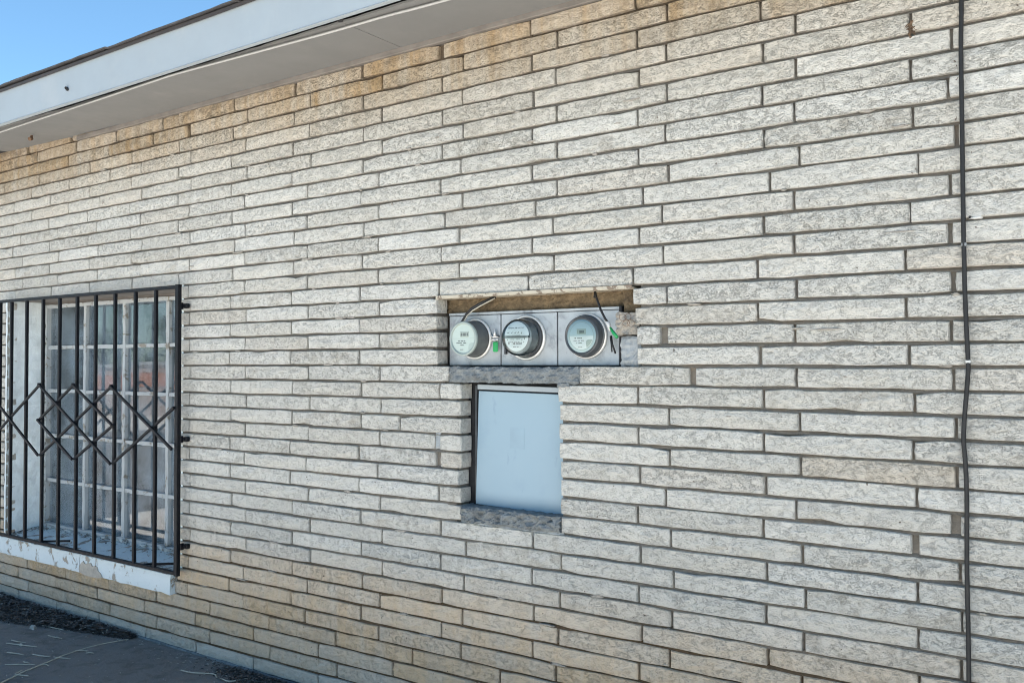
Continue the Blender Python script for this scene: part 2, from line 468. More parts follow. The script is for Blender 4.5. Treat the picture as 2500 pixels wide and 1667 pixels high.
WORLD = {}
def place(ob, parent):
    w = ob.location.copy()
    pw = WORLD.get(parent.name)
    if pw is None:
        pw = wloc(parent)
    ob.parent = parent
    ob.location = w - pw
def wloc(o):
    l = o.location.copy()
    while o.parent is not None:
        o = o.parent
        l += o.location
    return l
def empty(name, loc):
    e = bpy.data.objects.new(name, None)
    e.empty_display_size = 0.1
    COL.objects.link(e)
    e.location = loc
    return e
def tag(o, label=None, cat=None, group=None, kind=None):
    if label: o['label'] = label
    if cat: o['category'] = cat
    if group: o['group'] = group
    if kind: o['kind'] = kind
    return o
def boxp(name, mat, parent, x0, x1, y0, y1, z0, z1, b=0.0):
    m = MB()
    if b > 0: m.bevbox(x0, x1, y0, y1, z0, z1, b)
    else: m.box(x0, x1, y0, y1, z0, z1)
    return m.build(name, mat, parent)
def rough_slab(x0, x1, z0, z1, y0, y1, nx=16, nz=4, jy=0.004, je=0.004, seed=0, fx=9.0):
    """slab facing -y with an uneven face and uneven edges"""
    m = MB()
    vs = []
    for j in range(nz + 1):
        for i in range(nx + 1):
            x = x0 + (x1 - x0) * i / nx
            z = z0 + (z1 - z0) * j / nz
            edge = (i in (0, nx)) or (j in (0, nz))
            q = Vector((x * fx + seed * 7.3, z * fx * 2, seed))
            ny = noise.noise(q * 2.1) * jy + noise.noise(q * 6) * jy * 0.5
            if edge:
                x += noise.noise(q * 3 + Vector((5, 0, 0))) * je * 1.3
                z += noise.noise(q * 3 + Vector((0, 9, 0))) * je
            vs.append((x, y0 + ny + (0.005 if edge else 0), z))
    nb = len(vs)
    fs = []
    W1 = nx + 1
    for j in range(nz):
        for i in range(nx):
            a = j * W1 + i
            fs.append((a, a + 1, a + 1 + W1, a + W1))
    rim = [i for i in range(W1)] + [j * W1 + nx for j in range(1, nz + 1)] + [nz * W1 + i for i in range(nx - 1, -1, -1)] + [j * W1 for j in range(nz - 1, 0, -1)]
    for q in rim:
        vs.append((vs[q][0], y1, vs[q][2]))
    n = len(rim)
    for i in range(n):
        a, b = rim[i], rim[(i + 1) % n]
        fs.append((b, a, nb + i, nb + (i + 1) % n))
    m.add(vs, fs)
    return m

# ------------------------------------------------------------------ ground
def sheet(name, mat, x0, x1, y0, y1, z, kind='structure'):
    m = MB()
    m.add([(x0, y0, z), (x1, y0, z), (x1, y1, z), (x0, y1, z)], [(0, 1, 2, 3)])
    o = m.build(name, mat)
    o['kind'] = kind
    return o
g = sheet('ground', 'lot', -600, 600, -600, 600, -0.006)
tag(g, 'unseen lot around the building, made pale to bounce light', None)
# asphalt apron with gentle unevenness
m = MB()
nx, ny = 120, 26
vs, fs = [], []
for j in range(ny + 1):
    for i in range(nx + 1):
        x = -9 + 18 * i / nx
        y = -0.92 + 1.07 * j / ny
        vs.append((x, y, noise.noise(Vector((x * 1.3, y * 1.3, 2))) * 0.006 + noise.noise(Vector((x * 5, y * 5, 7))) * 0.0025))
for j in range(ny):
    for i in range(nx):
        a = j * (nx + 1) + i
        fs.append((a, a + 1, a + nx + 2, a + nx + 1))
m.add(vs, fs)
pave = m.build('pavement', 'asphalt', smooth=True)
tag(pave, 'dark worn asphalt pavement along the foot of the wall', None, kind='structure')

dw = sheet('added_asphalt', 'asphalt', -13.5, -4.3, -30, -0.93, 0.0)  # unseen strip, added so the lower panes mirror dark ground
tag(dw, 'unseen dark asphalt added to dim the lower window reflections', None)
# ------------------------------------------------------------------ building
bld = empty('brick_building', (0.8, 0, 0))
tag(bld, 'long low building of pale rock-faced brick under a wide white eave', 'building')
HH = 0.0677
Z0 = 1.94
L = 0.4353
ROWS = {
 -12:[-1.965,-1.469],
 -11:[-2.3,-1.857,-1.42,-1.007,-0.576,-0.433,0.01,0.443,0.868,1.305,1.738,2.173],
 -10:[-1.945,-1.508,-1.08,-0.66,-0.348,0.11,0.547,0.985,1.418,1.853,2.29],
 -9:[-2.263,-1.833,-1.394,-1.271,-0.858,-0.431,0.004,0.442,0.874,1.31,1.743,2.178,2.612],
 -8:[-1.924,-1.489,-1.066,-0.767,-0.334,0.095,0.538,0.98,1.415,1.848,2.287,2.721,3.157],
 -7:[-2.129,-1.701,-1.274,-0.856,-0.437,-0.012,0.43,0.875,1.314,1.749,2.185,2.618,3.052],
 -6:[-1.922,-1.503,-1.173,-0.763,-0.331,0.109,0.551,0.984,1.417,1.851,2.288,2.721,3.157],
 -5:[-2.14,-1.719,-1.298,-0.873,-0.441,-0.01,0.425,0.873,1.31,1.744,2.179,2.615,3.05],
 -4:[-1.617,-1.194,-0.771,-0.344,0.09,0.525,0.965,1.408,1.852,2.282,2.716,3.147],
 -3:[-1.708,-1.285,-0.86,-0.437,-0.004,0.426,0.862,1.304,1.742,2.181,2.619,3.054],
 -2:[-2.025,-1.606,-1.185,-0.759,-0.337,0.1,0.525,0.966,1.412,1.851,2.292,2.729,3.167],
 -1:[-2.115,-1.706,-1.268,-0.849,-0.426,0.015,0.438,0.878,1.321,1.757,2.196,2.637,3.067],
 0:[-2.022,-1.612,-1.187,-0.769,-0.342,0.09,0.528,0.965,1.397,1.833,2.269,2.712,3.149],
 1:[-2.103,-1.678,-1.266,-0.85,-0.431,0.001,0.435,0.869,1.306,1.743,2.181,2.616,3.044],
 2:[-0.35,0.096,0.528,0.961,1.396,1.835,2.272,2.71,3.147],
 3:[-0.015,0.423,0.855,1.292,1.724,2.157,2.594,3.03],
 4:[-0.341,0.105,0.536,0.97,2.284,2.717,3.154],
 5:[-0.014,0.423,0.857,2.595,3.03],
 6:[-0.338,0.096,0.532,0.97,2.272,2.711,3.147],
 7:[-0.015,0.421,0.854,2.601,3.037],
 8:[-0.336,0.102,0.538,0.972,2.374,2.715,3.151],
 9:[-0.009,0.434,0.866,1.299,2.174,2.611,3.049],
 10:[-0.335,0.106,0.543,0.979,2.289,2.724,3.156],
 11:[-0.005,0.428,0.862,1.085,2.176,2.612,3.045],
 12:[-0.334,0.099,0.539,0.973,1.286,2.291,2.725,3.157],
 13:[-0.013,0.419,0.851,1.288,2.18,2.616,3.053],
 14:[-0.334,0.096,0.525,0.962,2.274,2.71,3.152],
 15:[-0.009,0.416,0.855,1.293,2.17,2.607,3.047],
 16:[-0.325,0.108,0.54,0.975,2.292,2.728,3.162],
 17:[0.0,0.434,0.864,1.303,1.743,2.18,2.618,3.052],
 18:[-0.33,0.109,0.548,0.986,1.428,1.865,2.303,2.737,3.165],
 19:[-0.001,0.431,0.865,1.301,1.737,2.174,2.613,3.052],
 20:[-0.326,0.113,0.552,0.988,1.419,1.859,2.295,2.729,3.161],
 21:[-0.006,0.433,0.875,1.308,1.745,2.185,2.619],
 22:[-0.337,0.095,0.532,0.971,1.409,1.848,2.285,2.722],
 23:[-0.014,0.426,0.864,1.304,1.738,2.173],
 24:[-0.347,0.09,0.522,0.967,1.404,1.839],
 25:[-1.496,-1.047,-0.607,-0.164,0.277,0.711,1.152,1.591],
 26:[-2.045,-1.602,-1.16,-0.71,-0.277,0.167,0.604,1.048],
 27:[-1.914,-1.478,-1.031,-0.599,-0.16,0.285,0.721],
 28:[-2.035,-1.591,-1.145,-0.701,-0.269,0.168,0.605],
}
WIDE = {(-12,-1.965):.03,(-12,-1.469):.045,(-11,-1.42):.02,(-11,-1.007):.025,(-11,.443):.02,(-11,.868):.018,(-11,1.305):.025,(-10,-.348):.035,
        (14,3.152):.026,(15,3.047):.020,(6,2.272):.03,(4,2.284):.006,(0,.965):.004,(-1,3.067):.003,(12,1.286):.03,(13,1.288):.03,(8,2.374):.022,(3,1.724):.012,
        (-5,2.615):.009,(-2,3.167):.012,(2,3.147):.013,(4,3.154):.014,(1,3.044):.004,(18,3.165):.005,(18,2.737):.010,(7,2.601):.012}
_zco = [-0.00142,0.00524,-0.00357,-0.00436,-0.00237,-0.0003,0.00565,-0.00697,0.00242,-0.00296,0.0074]
def zwarp(r, s):
    s = max(-2.6, min(3.6, s)); r = r / 15.0; s = s / 2.0
    i2 = [r**i * s**j for i in range(4) for j in range(3) if i + j <= 4]
    return max(-0.014, min(0.014, sum(a * b for a, b in zip(_zco, i2))))
X_MIN, X_MAX = -4.5, 6.0
OPEN = {}   # row -> list of (s0, s1) with no bricks
for r in range(2, 24): OPEN.setdefault(r, []).append((-2.216, -0.425))
OPEN.setdefault(24, []).append((-2.60, -0.452))
for r, a in zip((4, 5, 6, 7), (1.286, 1.290, 1.286, 1.287)): OPEN[r].append((a, {4: 2.157, 5: 2.165, 6: 2.172, 7: 2.172}[r]))
OPEN[8].append((1.343, 1.944))
for r, a, b in ((9, 1.412, 1.853), (10, 1.406, 1.858), (11, 1.406, 1.857), (12, 1.410, 1.857), (13, 1.408, 1.863), (14, 1.398, 1.862), (15, 1.405, 1.862), (16, 1.404, 1.862)):
    OPEN[r].append((a, b))
STAIN = {20: 0.28, 21: 0.62, 22: 0.85, 23: 0.95, 24: 1.0, 25: 1.0, 26: 0.95, 27: 0.7, 28: 0.35, 29: 0.1}
EAVE_STAIN_SHADE = {-12: 1.0, -11: 1.0, -10: 1.0, -9: 0.72, -8: 0.42, -7: .2, -6: .1}  # stain plus painted eave shade per course, strongest at the top

def brick_mesh(m, s0, s1, zc0, zc1, row, hh, tint, rng, j=0.0):
    """one rock-faced brick: uneven outline, rounded arris, pillowed uneven face"""
    n = max(2, round((s1 - s0) / 0.07))
    yb = 0.065
    dy = rng.uniform(-0.0035, 0.0025)
    top, bot = [], []
    for i in range(n + 1):
        t = i / n
        s = s0 + (s1 - s0) * t
        zc = zc0 + (zc1 - zc0) * t
        e = 0.0022 if i in (0, n) else 0.0
        top.append((s, zc + hh / 2 - e + rng.uniform(-0.0022, 0.0012)))
        bot.append((s, zc - hh / 2 + e * 0.8 + rng.uniform(-0.0012, 0.002)))
    if n > 3 and rng.random() < 0.22:                       # a broken corner or a chip out of the arris
        w_ = rng.choice((0, 1, n - 1, n, rng.randint(1, n - 1)))
        edge_, sg = (top, -1) if rng.random() < 0.55 else (bot, 1)
        edge_[w_] = (edge_[w_][0], edge_[w_][1] + sg * rng.uniform(.003, .008))
    rx = rng.uniform(-0.003, 0.0035); lx = rng.uniform(-0.0035, 0.003)
    ring = bot + [(s1 + 0.0012 + rx*.5, (bot[-1][1] + top[-1][1]) / 2)] + top[::-1] + [(s0 - 0.0012 + lx*.5, (bot[0][1] + top[0][1]) / 2)]
    k = len(ring)
    cx, cz = (s0 + s1) / 2, (zc0 + zc1) / 2
    vs = []
    for x, z in ring: vs.append((x, yb, z))
    for x, z in ring: vs.append((x, 0.0036 + dy + rng.uniform(-0.001, 0.001), z))
    for q, (x, z) in enumerate(ring):
        ix = x + (0.0032 if x < s0 + 0.002 else (-0.0032 if x > s1 - 0.002 else 0))
        zl = zc0 + (zc1 - zc0) * (x - s0) / max(1e-6, s1 - s0)
        iz = z + (0.0024 if z < zl - 0.008 else (-0.0024 if z > zl + 0.008 else 0))
        vs.append((ix, dy + rng.uniform(-0.0022, 0.0018), iz))
    mid = []
    for i in range(1, n):
        t = i / n
        mid.append(len(vs))
        vs.append((s0 + (s1 - s0) * t + rng.uniform(-.012, .012), dy - 0.0022 + rng.uniform(-0.0035, 0.0022), zc0 + (zc1 - zc0) * t + rng.uniform(-.009, .009)))
    fs = []
    for a in range(k):
        b = (a + 1) % k
        fs.append((a, b, k + b, k + a))
        fs.append((k + a, k + b, 2 * k + b, 2 * k + a))
    B = [2 * k + i for i in range(n + 1)]
    R = 2 * k + n + 1
    Tp = [2 * k + n + 2 + (n - i) for i in range(n + 1)]
    Lf = 2 * k + 2 * n + 3
    if n == 1 or not mid:
        fs.append(tuple(range(2 * k, 3 * k)))
    else:
        Mi = [Lf] + mid + [R]
        for i in range(n):
            if i == 0:
                fs.append((B[0], B[1], Mi[1], Lf)); fs.append((Lf, Mi[1], Tp[1], Tp[0]))
            elif i == n - 1:
                fs.append((B[i], B[i + 1], R, Mi[i])); fs.append((Mi[i], R, Tp[i + 1], Tp[i]))
            else:
                fs.append((B[i], B[i + 1], Mi[i + 1], Mi[i])); fs.append((Mi[i], Mi[i + 1], Tp[i + 1], Tp[i]))
    m.add(vs, fs, tint)

def screen(x, y, z):
    q = Vector((x, y, z)) - CAM
    d = q.dot(_f)
    if d < 0.1: return None
    return 0.5 + FPX * q.dot(_r) / d, 0.5 + FPX * q.dot(_d) / d * 1.5015

bricks = []
for r in range(-12, 30):
    js = list(ROWS.get(r, []))
    if r == 29: js = [x + L * 0.45 for x in ROWS[28]]
    while js[0] > X_MIN: js.insert(0, js[0] - L + random.uniform(-.004, .004))
    while js[-1] < X_MAX: js.append(js[-1] + L + random.uniform(-.004, .004))
    # fill skipped spans (behind openings they are cut below)
    full = [js[0]]
    for x in js[1:]:
        gap = x - full[-1]
        nn = max(1, round(gap / L))
        base = full[-1]
        for q in range(1, nn): full.append(base + gap * q / nn)
        full.append(x)
    for a, b in zip(full[:-1], full[1:]):
        ga = WIDE.get((r, round(a, 3)), 0.009) / 2
        gb = WIDE.get((r, round(b, 3)), 0.009) / 2
        spans = [(a + ga + 0.0005, b - gb - 0.0005)]
        for o0, o1 in OPEN.get(r, []):
            nsp = []
            for p0, p1 in spans:
                if o1 <= p0 or o0 >= p1: nsp.append((p0, p1)); continue
                if p0 < o0: nsp.append((p0, o0 - 0.002))
                if p1 > o1: nsp.append((o1 + 0.002, p1))
            spans = nsp
        for p0, p1 in spans:
            if p1 - p0 < 0.025: continue
            bricks.append([r, p0, p1, 0.0])
for b in bricks:
    r, p0, p1, _ = b
    z = Z0 - r * HH
    cc = [screen(x, 0, z + dz) for x in (p0, p1) for dz in (-.029, .029)]
    if z < 0.0 or z > 2.76 or any(c is None for c in cc): continue
    u0, u1 = max(0, min(c[0] for c in cc)), min(1, max(c[0] for c in cc))
    v0, v1 = max(0, min(c[1] for c in cc)), min(1, max(c[1] for c in cc))
    if u1 > u0 and v1 > v0: b[3] = (u1 - u0) * (v1 - v0)
order = sorted(range(len(bricks)), key=lambda i: -bricks[i][3])
single = set(order[:300])

# wall body: mortar sheet with the openings cut through
def wall_body():
    xs = sorted({X_MIN - .02, -2.236, -0.41, 1.268, 1.385, 1.863, 2.180, X_MAX + .02})
    zs = sorted({-0.3, 0.262, 0.268, 0.366, 0.835, 1.372, 1.418, 1.705, 1.836, 2.90})
    def solid(x, z):
        if -2.236 < x < -0.41 and 0.366 < z < 1.836: return False
        if 1.268 < x < 2.180 and 1.418 < z < 1.705: return False
        if 1.385 < x < 1.863 and 0.835 < z < 1.372: return False
        return True
    # fine grid on the front so the mortar can undulate
    def split(a, step):
        out = [a[0]]
        for q in a[1:]:
            k = max(1, math.ceil((q - out[-1]) / step)); base = out[-1]
            for t in range(1, k + 1): out.append(base + (q - base) * t / k)
        return out
    X, Z = split(xs, 0.12), split(zs, 0.04)
    yf, ybk = 0.0185, 0.27
    m = MB(); idx = {}
    def vert(i, j, back):
        key = (i, j, back)
        if key not in idx:
            idx[key] = len(m.v)
            y = ybk if back else yf + noise.noise(Vector((X[i] * 4, Z[j] * 9, 3))) * 0.0035
            m.v.append(Vector((X[i], y, Z[j])))
        return idx[key]
    S = {}
    for i in range(len(X) - 1):
        for j in range(len(Z) - 1):
            S[i, j] = solid((X[i] + X[i + 1]) / 2, (Z[j] + Z[j + 1]) / 2)
    for (i, j), s in S.items():
        if not s: continue
        m.f.append((vert(i, j, 0), vert(i + 1, j, 0), vert(i + 1, j + 1, 0), vert(i, j + 1, 0)))
        m.f.append((vert(i, j, 1), vert(i, j + 1, 1), vert(i + 1, j + 1, 1), vert(i + 1, j, 1)))
        for di, dj, (a, b) in ((-1, 0, ((i, j + 1), (i, j))), (1, 0, ((i + 1, j), (i + 1, j + 1))), (0, -1, ((i, j), (i + 1, j))), (0, 1, ((i + 1, j + 1), (i, j + 1)))):
            if not S.get((i + di, j + dj), False):
                m.f.append((vert(*b, 0), vert(*a, 0), vert(*a, 1), vert(*b, 1)))
    return m
wall = wall_body().build('wall', 'mortar', bld)
# bed joints: weathered mortar sloping back under each course, ragged where it was struck
def in_opening(r, s):
    return any(a - .006 < s < b + .006 for a, b in OPEN.get(r, []))
for r in range(-12, 29):
    m = MB()
    n = int((X_MAX - X_MIN) / .03)
    prev = None
    for i in range(n + 1):
        s = X_MIN + (X_MAX - X_MIN) * i / n
        if in_opening(r, s) or in_opening(r + 1, s):
            prev = None
            if m.f: m.build('bed_joint', 'mortar', wall, smooth=True)
            m = MB()
            continue
        zj = Z0 - (r + .5) * HH + (zwarp(r, s) + zwarp(r + 1, s)) / 2
        q = Vector((s * 7, r * 3.7, 1))
        full = max(0, noise.noise(Vector((s * 1.7, r * 5.1, 9))) - .25) * .012      # here and there the joint is fuller
        yb = .0055 + noise.noise(q) * .0035 - full + noise.noise(q * 4) * .0015
        yt = .0185 + noise.noise(q + Vector((0, 0, 4))) * .003 - full * 1.3
        o_ = len(m.v)
        m.v += [Vector((s, yb, zj - .0068)), Vector((s, yb + (yt - yb) * .45, zj + .0005 + noise.noise(q * 2) * .001)), Vector((s, yt, zj + .0068))]
        if prev is not None:
            m.f += [(prev, o_, o_ + 1, prev + 1), (prev + 1, o_ + 1, o_ + 2, prev + 2)]
        prev = o_
    if m.f: m.build('bed_joint', 'mortar', wall, smooth=True)
wall['label'] = 'pale grey-beige brick wall with recessed mortar joints'
mf = MB()
TOP_DARK = {-12: .9, -11: .75, -10: .55, -9: .35}  # extra dark patches, heavier towards the top course
for i, (r, p0, p1, ar) in enumerate(bricks):
    rng = random.Random(i * 31 + 5)
    za = Z0 - r * HH + zwarp(r, p0) + rng.uniform(-.001, .001)
    zb = Z0 - r * HH + zwarp(r, p1) + rng.uniform(-.001, .001)
    st = STAIN.get(r, 0.0) * rng.uniform(0.6, 1.0) + (rng.random() < 0.10) * rng.uniform(.05, .16)
    dt = TOP_DARK.get(r, 0.0) * rng.uniform(0.3, 1) + (rng.random() < 0.10) * 0.45
    if 2.7 < p0 < 3.1 and r == 12: st, dt = 0.22, 0.35
    tint = (rng.random(), min(1, st), min(1, dt), EAVE_STAIN_SHADE.get(r, 0.0) * rng.uniform(.7, 1.0))
    hh = HH - rng.uniform(0.0056, 0.0088)
    if r == -12: za -= 0.006; zb -= 0.006
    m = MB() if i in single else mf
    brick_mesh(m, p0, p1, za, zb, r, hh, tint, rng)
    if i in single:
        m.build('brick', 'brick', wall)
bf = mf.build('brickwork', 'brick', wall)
bf['kind'] = 'stuff'
bf['label'] = 'smaller pale bricks further along the wall'

# mortar squeezed out of joints, ragged crumbs on the brick faces
def blob(cx, cz, w, h, d, seed):
    m = MB(); vs = []; n = 14
    rg = random.Random(seed)
    for k, (q, yy) in enumerate(((1.0, 0.006), (0.86, -d * 0.6), (0.45, -d))):
        for j in range(n):
            a = 2 * math.pi * j / n
            rr = q * (0.72 + 0.5 * noise.noise(Vector((math.cos(a) * 1.7 + seed, math.sin(a) * 1.7, k * .3))) + rg.uniform(-.12, .12))
            vs.append((cx + w / 2 * rr * math.cos(a), yy, cz + h / 2 * rr * math.sin(a)))
    fs = []
    for k in range(2):
        for j in range(n):
            fs.append((k * n + j, k * n + (j + 1) % n, (k + 1) * n + (j + 1) % n, (k + 1) * n + j))
    fs.append(tuple(range(2 * n, 3 * n)))
    m.add(vs, fs)
    return m
SM = [(1.135, 2.318, .05, .02, .006), (1.29, 2.343, .035, .018, .006), (1.745, 2.262, .07, .013, .005), (2.16, 2.345, .13, .016, .006), (2.10, 2.273, .05, .014, .004),
      (.862, 2.18, .02, .014, .006), (-1.13, 2.335, .03, .03, .005), (-1.06, 2.345, .025, .035, .005), (2.80, 1.54, .13, .010, .004), (2.72, 1.545, .05, .012, .004),
      (3.02, 1.816, .10, .010, .004), (2.95, 2.195, .09, .010, .004), (1.02, 1.905, .05, .010, .004), (1.48, 1.758, .04, .012, .005), (3.02, 2.12, .08, .011, .004),
      (-.32, 1.928, .06, .010, .004), (.10, 1.765, .05, .009, .004), (2.5, 1.268, .05, .014, .004), (2.86, 1.398, .02, .014, .006), (-.86, 2.205, .02, .025, .004), (3.33, 1.31, .06, .010, .004),
      (1.045, 2.10, .02, .02, .005), (.63, 1.508, .045, .009, .004), (.30, 1.40, .04, .008, .004)]
rgs = random.Random(404)
while len(SM) < 78:
    r_ = rgs.randint(-9, 24); x = rgs.uniform(-2.1, 3.3)
    if any(a - .1 < x < b + .1 for rr in (r_, r_ + 1) for a, b in OPEN.get(rr, [])): continue
    SM.append((x, Z0 - (r_ + .5) * HH + zwarp(r_, x) + rgs.uniform(-.002, .003), rgs.uniform(.02, .11), rgs.uniform(.008, .015), rgs.uniform(.0015, .004)))
for q, (x, z, w_, h_, d_) in enumerate(SM):
    blob(x, z, w_, h_, d_, q + 3).build('mortar_smear', 'smear', wall)

# footing ledge and cement lintel / sill round the service openings
fo = rough_slab(-4.4, 5.9, -0.02, 0.009, -0.012, 0.02, nx=160, nz=2, jy=0.006, je=0.006, seed=4, fx=3).build('footing', 'concrete', bld)
fo['label'] = 'thin pale mortar ledge along the foot of the wall'
cl = rough_slab(1.346, 1.941, 1.364, 1.424, -0.002, 0.12, nx=50, nz=7, jy=0.012, je=0.006, seed=1, fx=14).build('cement_lintel', 'concrete', wall)
cl['label'] = 'rough grey cement strip between meters and panel'
cs = rough_slab(1.407, 1.860, 0.826, 0.884, -0.010, 0.16, nx=44, nz=8, jy=0.020, je=0.009, seed=2, fx=16).build('cement_sill', 'concrete', wall)
cs['label'] = 'rough grey cement ledge under the blue panel'
rough_slab(1.40, 1.87, 0.800, 0.832, 0.006, 0.05, nx=26, nz=3, jy=0.006, je=0.008, seed=9, fx=16).build('cement_smear', 'patch', wall)
for (x0, x1, z0, z1, y0, sd) in ((1.27, 1.30, 1.095, 1.165, .006, 11), (-0.425, -0.37, 0.955, 1.01, .004, 13)):
    rough_slab(x0, x1, z0, z1, y0, .03, nx=6, nz=6, jy=.004, je=.006, seed=sd, fx=20).build('cement_patch', 'patch', wall)
sl = MB()
sl.bevbox(1.282, 2.158, -0.006, 0.10, 1.6955, 1.7005, 0.001)
sl.bevbox(1.284, 2.156, -0.0065, 0.000, 1.694, 1.7075, 0.001)
o = sl.build('steel_lintel', 'steel_lintel', wall); o['label'] = 'cream painted steel angle peeling over the meters'

# ------------------------------------------------------------------ eave
ex0, ex1 = X_MIN - .5, X_MAX + .5
eave = empty('roof_eave', (0.8, -0.2, 2.73))
place(eave, bld)
m = MB()
vs, fs = [], []
nx = 90
for i in range(nx + 1):
    x = ex0 + (ex1 - ex0) * i / nx
    for y in (-0.388, -0.26, -0.13, 0.03):
        sag = 0.003 * math.sin(x * 1.9 + 1) + noise.noise(Vector((x * 0.8, y * 3, 1))) * 0.004
        zz = 2.742 + sag * (1 if y < -.02 else 0.3) + (0.016 if x < -1.2 else 0) * min(1, (-1.2 - x))
        vs.append((x, y, zz))
for i in range(nx):
    for k in range(3):
        a = i * 4 + k
        fs.append((a, a + 1, a + 5, a + 4))
# split at the panel joint: two soffit panels meet at x = 1.105
def soffit_panel(x0, x1):
    m = MB(); vs = []; fs = []
    n = max(8, int((x1 - x0) / .03))
    ys = (-0.345, -0.29, -0.2, -0.1, 0.03)
    for lay in (0, 1):
        for i in range(n + 1):
            x = x0 + (x1 - x0) * i / n
            for y in ys:
                sag = 0.0025 * math.sin(x * 1.9 + 1) + noise.noise(Vector((x * 0.8, y * 3, 1))) * 0.004
                yj = noise.noise(Vector((x * 9, 3, 5))) * .006 + noise.noise(Vector((x * 31, 8, 5))) * .003 if y == ys[0] else 0
                vs.append((x, y + yj, 2.741 + sag * (1 if y < -.02 else .3) + min(.03, max(0, -0.9 - x) * .022) + lay * .008))
    k = len(ys); N1 = (n + 1) * k
    for i in range(n):
        for j in range(k - 1):
            a = i * k + j
            fs.append((a, a + 1, a + k + 1, a + k)); b = a + N1
            fs.append((b, b + k, b + k + 1, b + 1))
    rim = [j for j in range(k)] + [i * k + k - 1 for i in range(1, n + 1)] + [n * k + j for j in range(k - 2, -1, -1)] + [i * k for i in range(n - 1, 0, -1)]
    for q in range(len(rim)):
        a, b = rim[q], rim[(q + 1) % len(rim)]
        fs.append((a, b, b + N1, a + N1))
    m.add(vs, fs); return m
soffit_panel(ex0, 1.1035).build('soffit_panel', 'soffit', eave, smooth=True, autosmooth=40)
soffit_panel(1.1065, ex1).build('soffit_panel', 'soffit', eave, smooth=True, autosmooth=40)
m = MB(); vs = []; fs = []
n = 110
for i in range(n + 1):
    x = ex0 + (ex1 - ex0) * i / n
    wv = noise.noise(Vector((x * 0.9, 4, 4))) * 0.003
    vs += [(x, -0.424 + wv, 2.7225 + wv * .8), (x, -0.424 + wv * .5, 2.898 + wv), (x, -0.405, 2.898 + wv), (x, -0.405, 2.7225 + wv * .8),
           (x, -0.424 + wv, 2.727 + wv * .8), (x, -0.4275 + wv, 2.7235 + wv * .8)]
for i in range(n):
    a, b = i * 6, (i + 1) * 6
    for p_, q_ in ((1, 4), (4, 5), (5, 0), (0, 3), (3, 2), (2, 1)):
        fs.append((a + p_, a + q_, b + q_, b + p_))
m.add(vs, fs)
fa = m.build('fascia_board', 'fascia', eave, smooth=True, autosmooth=30)
boxp('eave_shade_sheet', 'void', eave, ex0, ex1, -0.404, 0.02, 2.77, 2.78)  # near-black sheet paints the shade seen through the soffit gap
# trim strip where soffit meets bricks (it stops short of the far end, where a broken course shows)
m = MB(); m.bevbox(-1.39, ex1, -0.016, 0.03, 2.7185, 2.7435, 0.003)
m.build('trim_strip', 'trim', bld)
# drip edge and shingles
m = MB(); vs = []; fs = []
for i in range(n + 1):
    x = ex0 + (ex1 - ex0) * i / n
    wv = noise.noise(Vector((x * 1.5, 1, 8))) * 0.003
    vs += [(x, -0.436, 2.893 + wv), (x, -0.436, 2.907 + wv), (x, -0.39, 2.915 + wv), (x, -0.43, 2.893 + wv)]
for i in range(n):
    a, b = i * 4, (i + 1) * 4
    for p_, q_ in ((0, 3), (1, 0), (2, 1)):
        fs.append((a + p_, b + p_, b + q_, a + q_))
m.add(vs, fs)
m.build('drip_edge', 'drip', eave, smooth=True, autosmooth=30)
roof = MB()
roof.add([(ex0, -0.40, 2.911), (ex1, -0.40, 2.911), (ex1, 4.5, 3.9), (ex0, 4.5, 3.9), (ex0, 9.4, 2.911), (ex1, 9.4, 2.911)], [(0, 1, 2, 3), (3, 2, 5, 4)])
rf = roof.build('roof', 'shingle', bld)
rs = random.Random(3)
x = ex0
while x < ex1:
    w_ = rs.uniform(.55, .95)
    lift = rs.uniform(0, 0.004); tilt = rs.uniform(-.003, .003); drop = rs.uniform(-.005, .002)
    m = MB()
    y0 = -0.452 + rs.uniform(-.006, .006)
    nseg = 12
    vs = []
    for lay in (0, 1):
        for k in range(nseg + 1):
            t = k / nseg
            zz = 2.9105 + lift + tilt * (t - .5) * 2 + rs.uniform(-.0015, .0015) + lay * 0.007
            vs += [(x + w_ * t, y0 + rs.uniform(-.002, .002), zz + drop), (x + w_ * t, -0.15, 2.968 + lay * .004)]
    k2 = 2 * (nseg + 1)
    fs = []
    for k in range(nseg):
        a = 2 * k
        fs += [(a, a + 1, a + 3, a + 2), (k2 + a, k2 + a + 2, k2 + a + 3, k2 + a + 1), (a, a + 2, k2 + a + 2, k2 + a)]
    fs += [(0, k2, k2 + 1, 1), (2 * nseg, 2 * nseg + 1, k2 + 2 * nseg + 1, k2 + 2 * nseg)]
    m.add(vs, fs)
    m.build('shingle', 'shingle', rf)
    x += w_ + 0.004
# screw in soffit, hook, dark plug at the joint, small nick on fascia
m = MB(); m.tube([(-1.595, -.165, 2.746), (-1.595, -.165, 2.728)], .007, 8); m.tube([(-1.595, -.165, 2.729), (-1.588, -.18, 2.722)], .011, 8)
m.build('screw', 'rust', eave)
m = blob(0, 0, .05, .03, .012, 77)
m.v = [Vector((1.135 + v.x, -.385 + v.z, 2.736 + v.y)) for v in m.v]
m.build('joint_plug', 'void', eave)
m = MB(); m.tube([(-.738, -.43, 2.803), (-.724, -.433, 2.795)], [.003, .008], 7); m.tube([(-.722, -.43, 2.796), (-.716, -.432, 2.784)], .006, 7)
m.build('nail_head', 'void', eave)

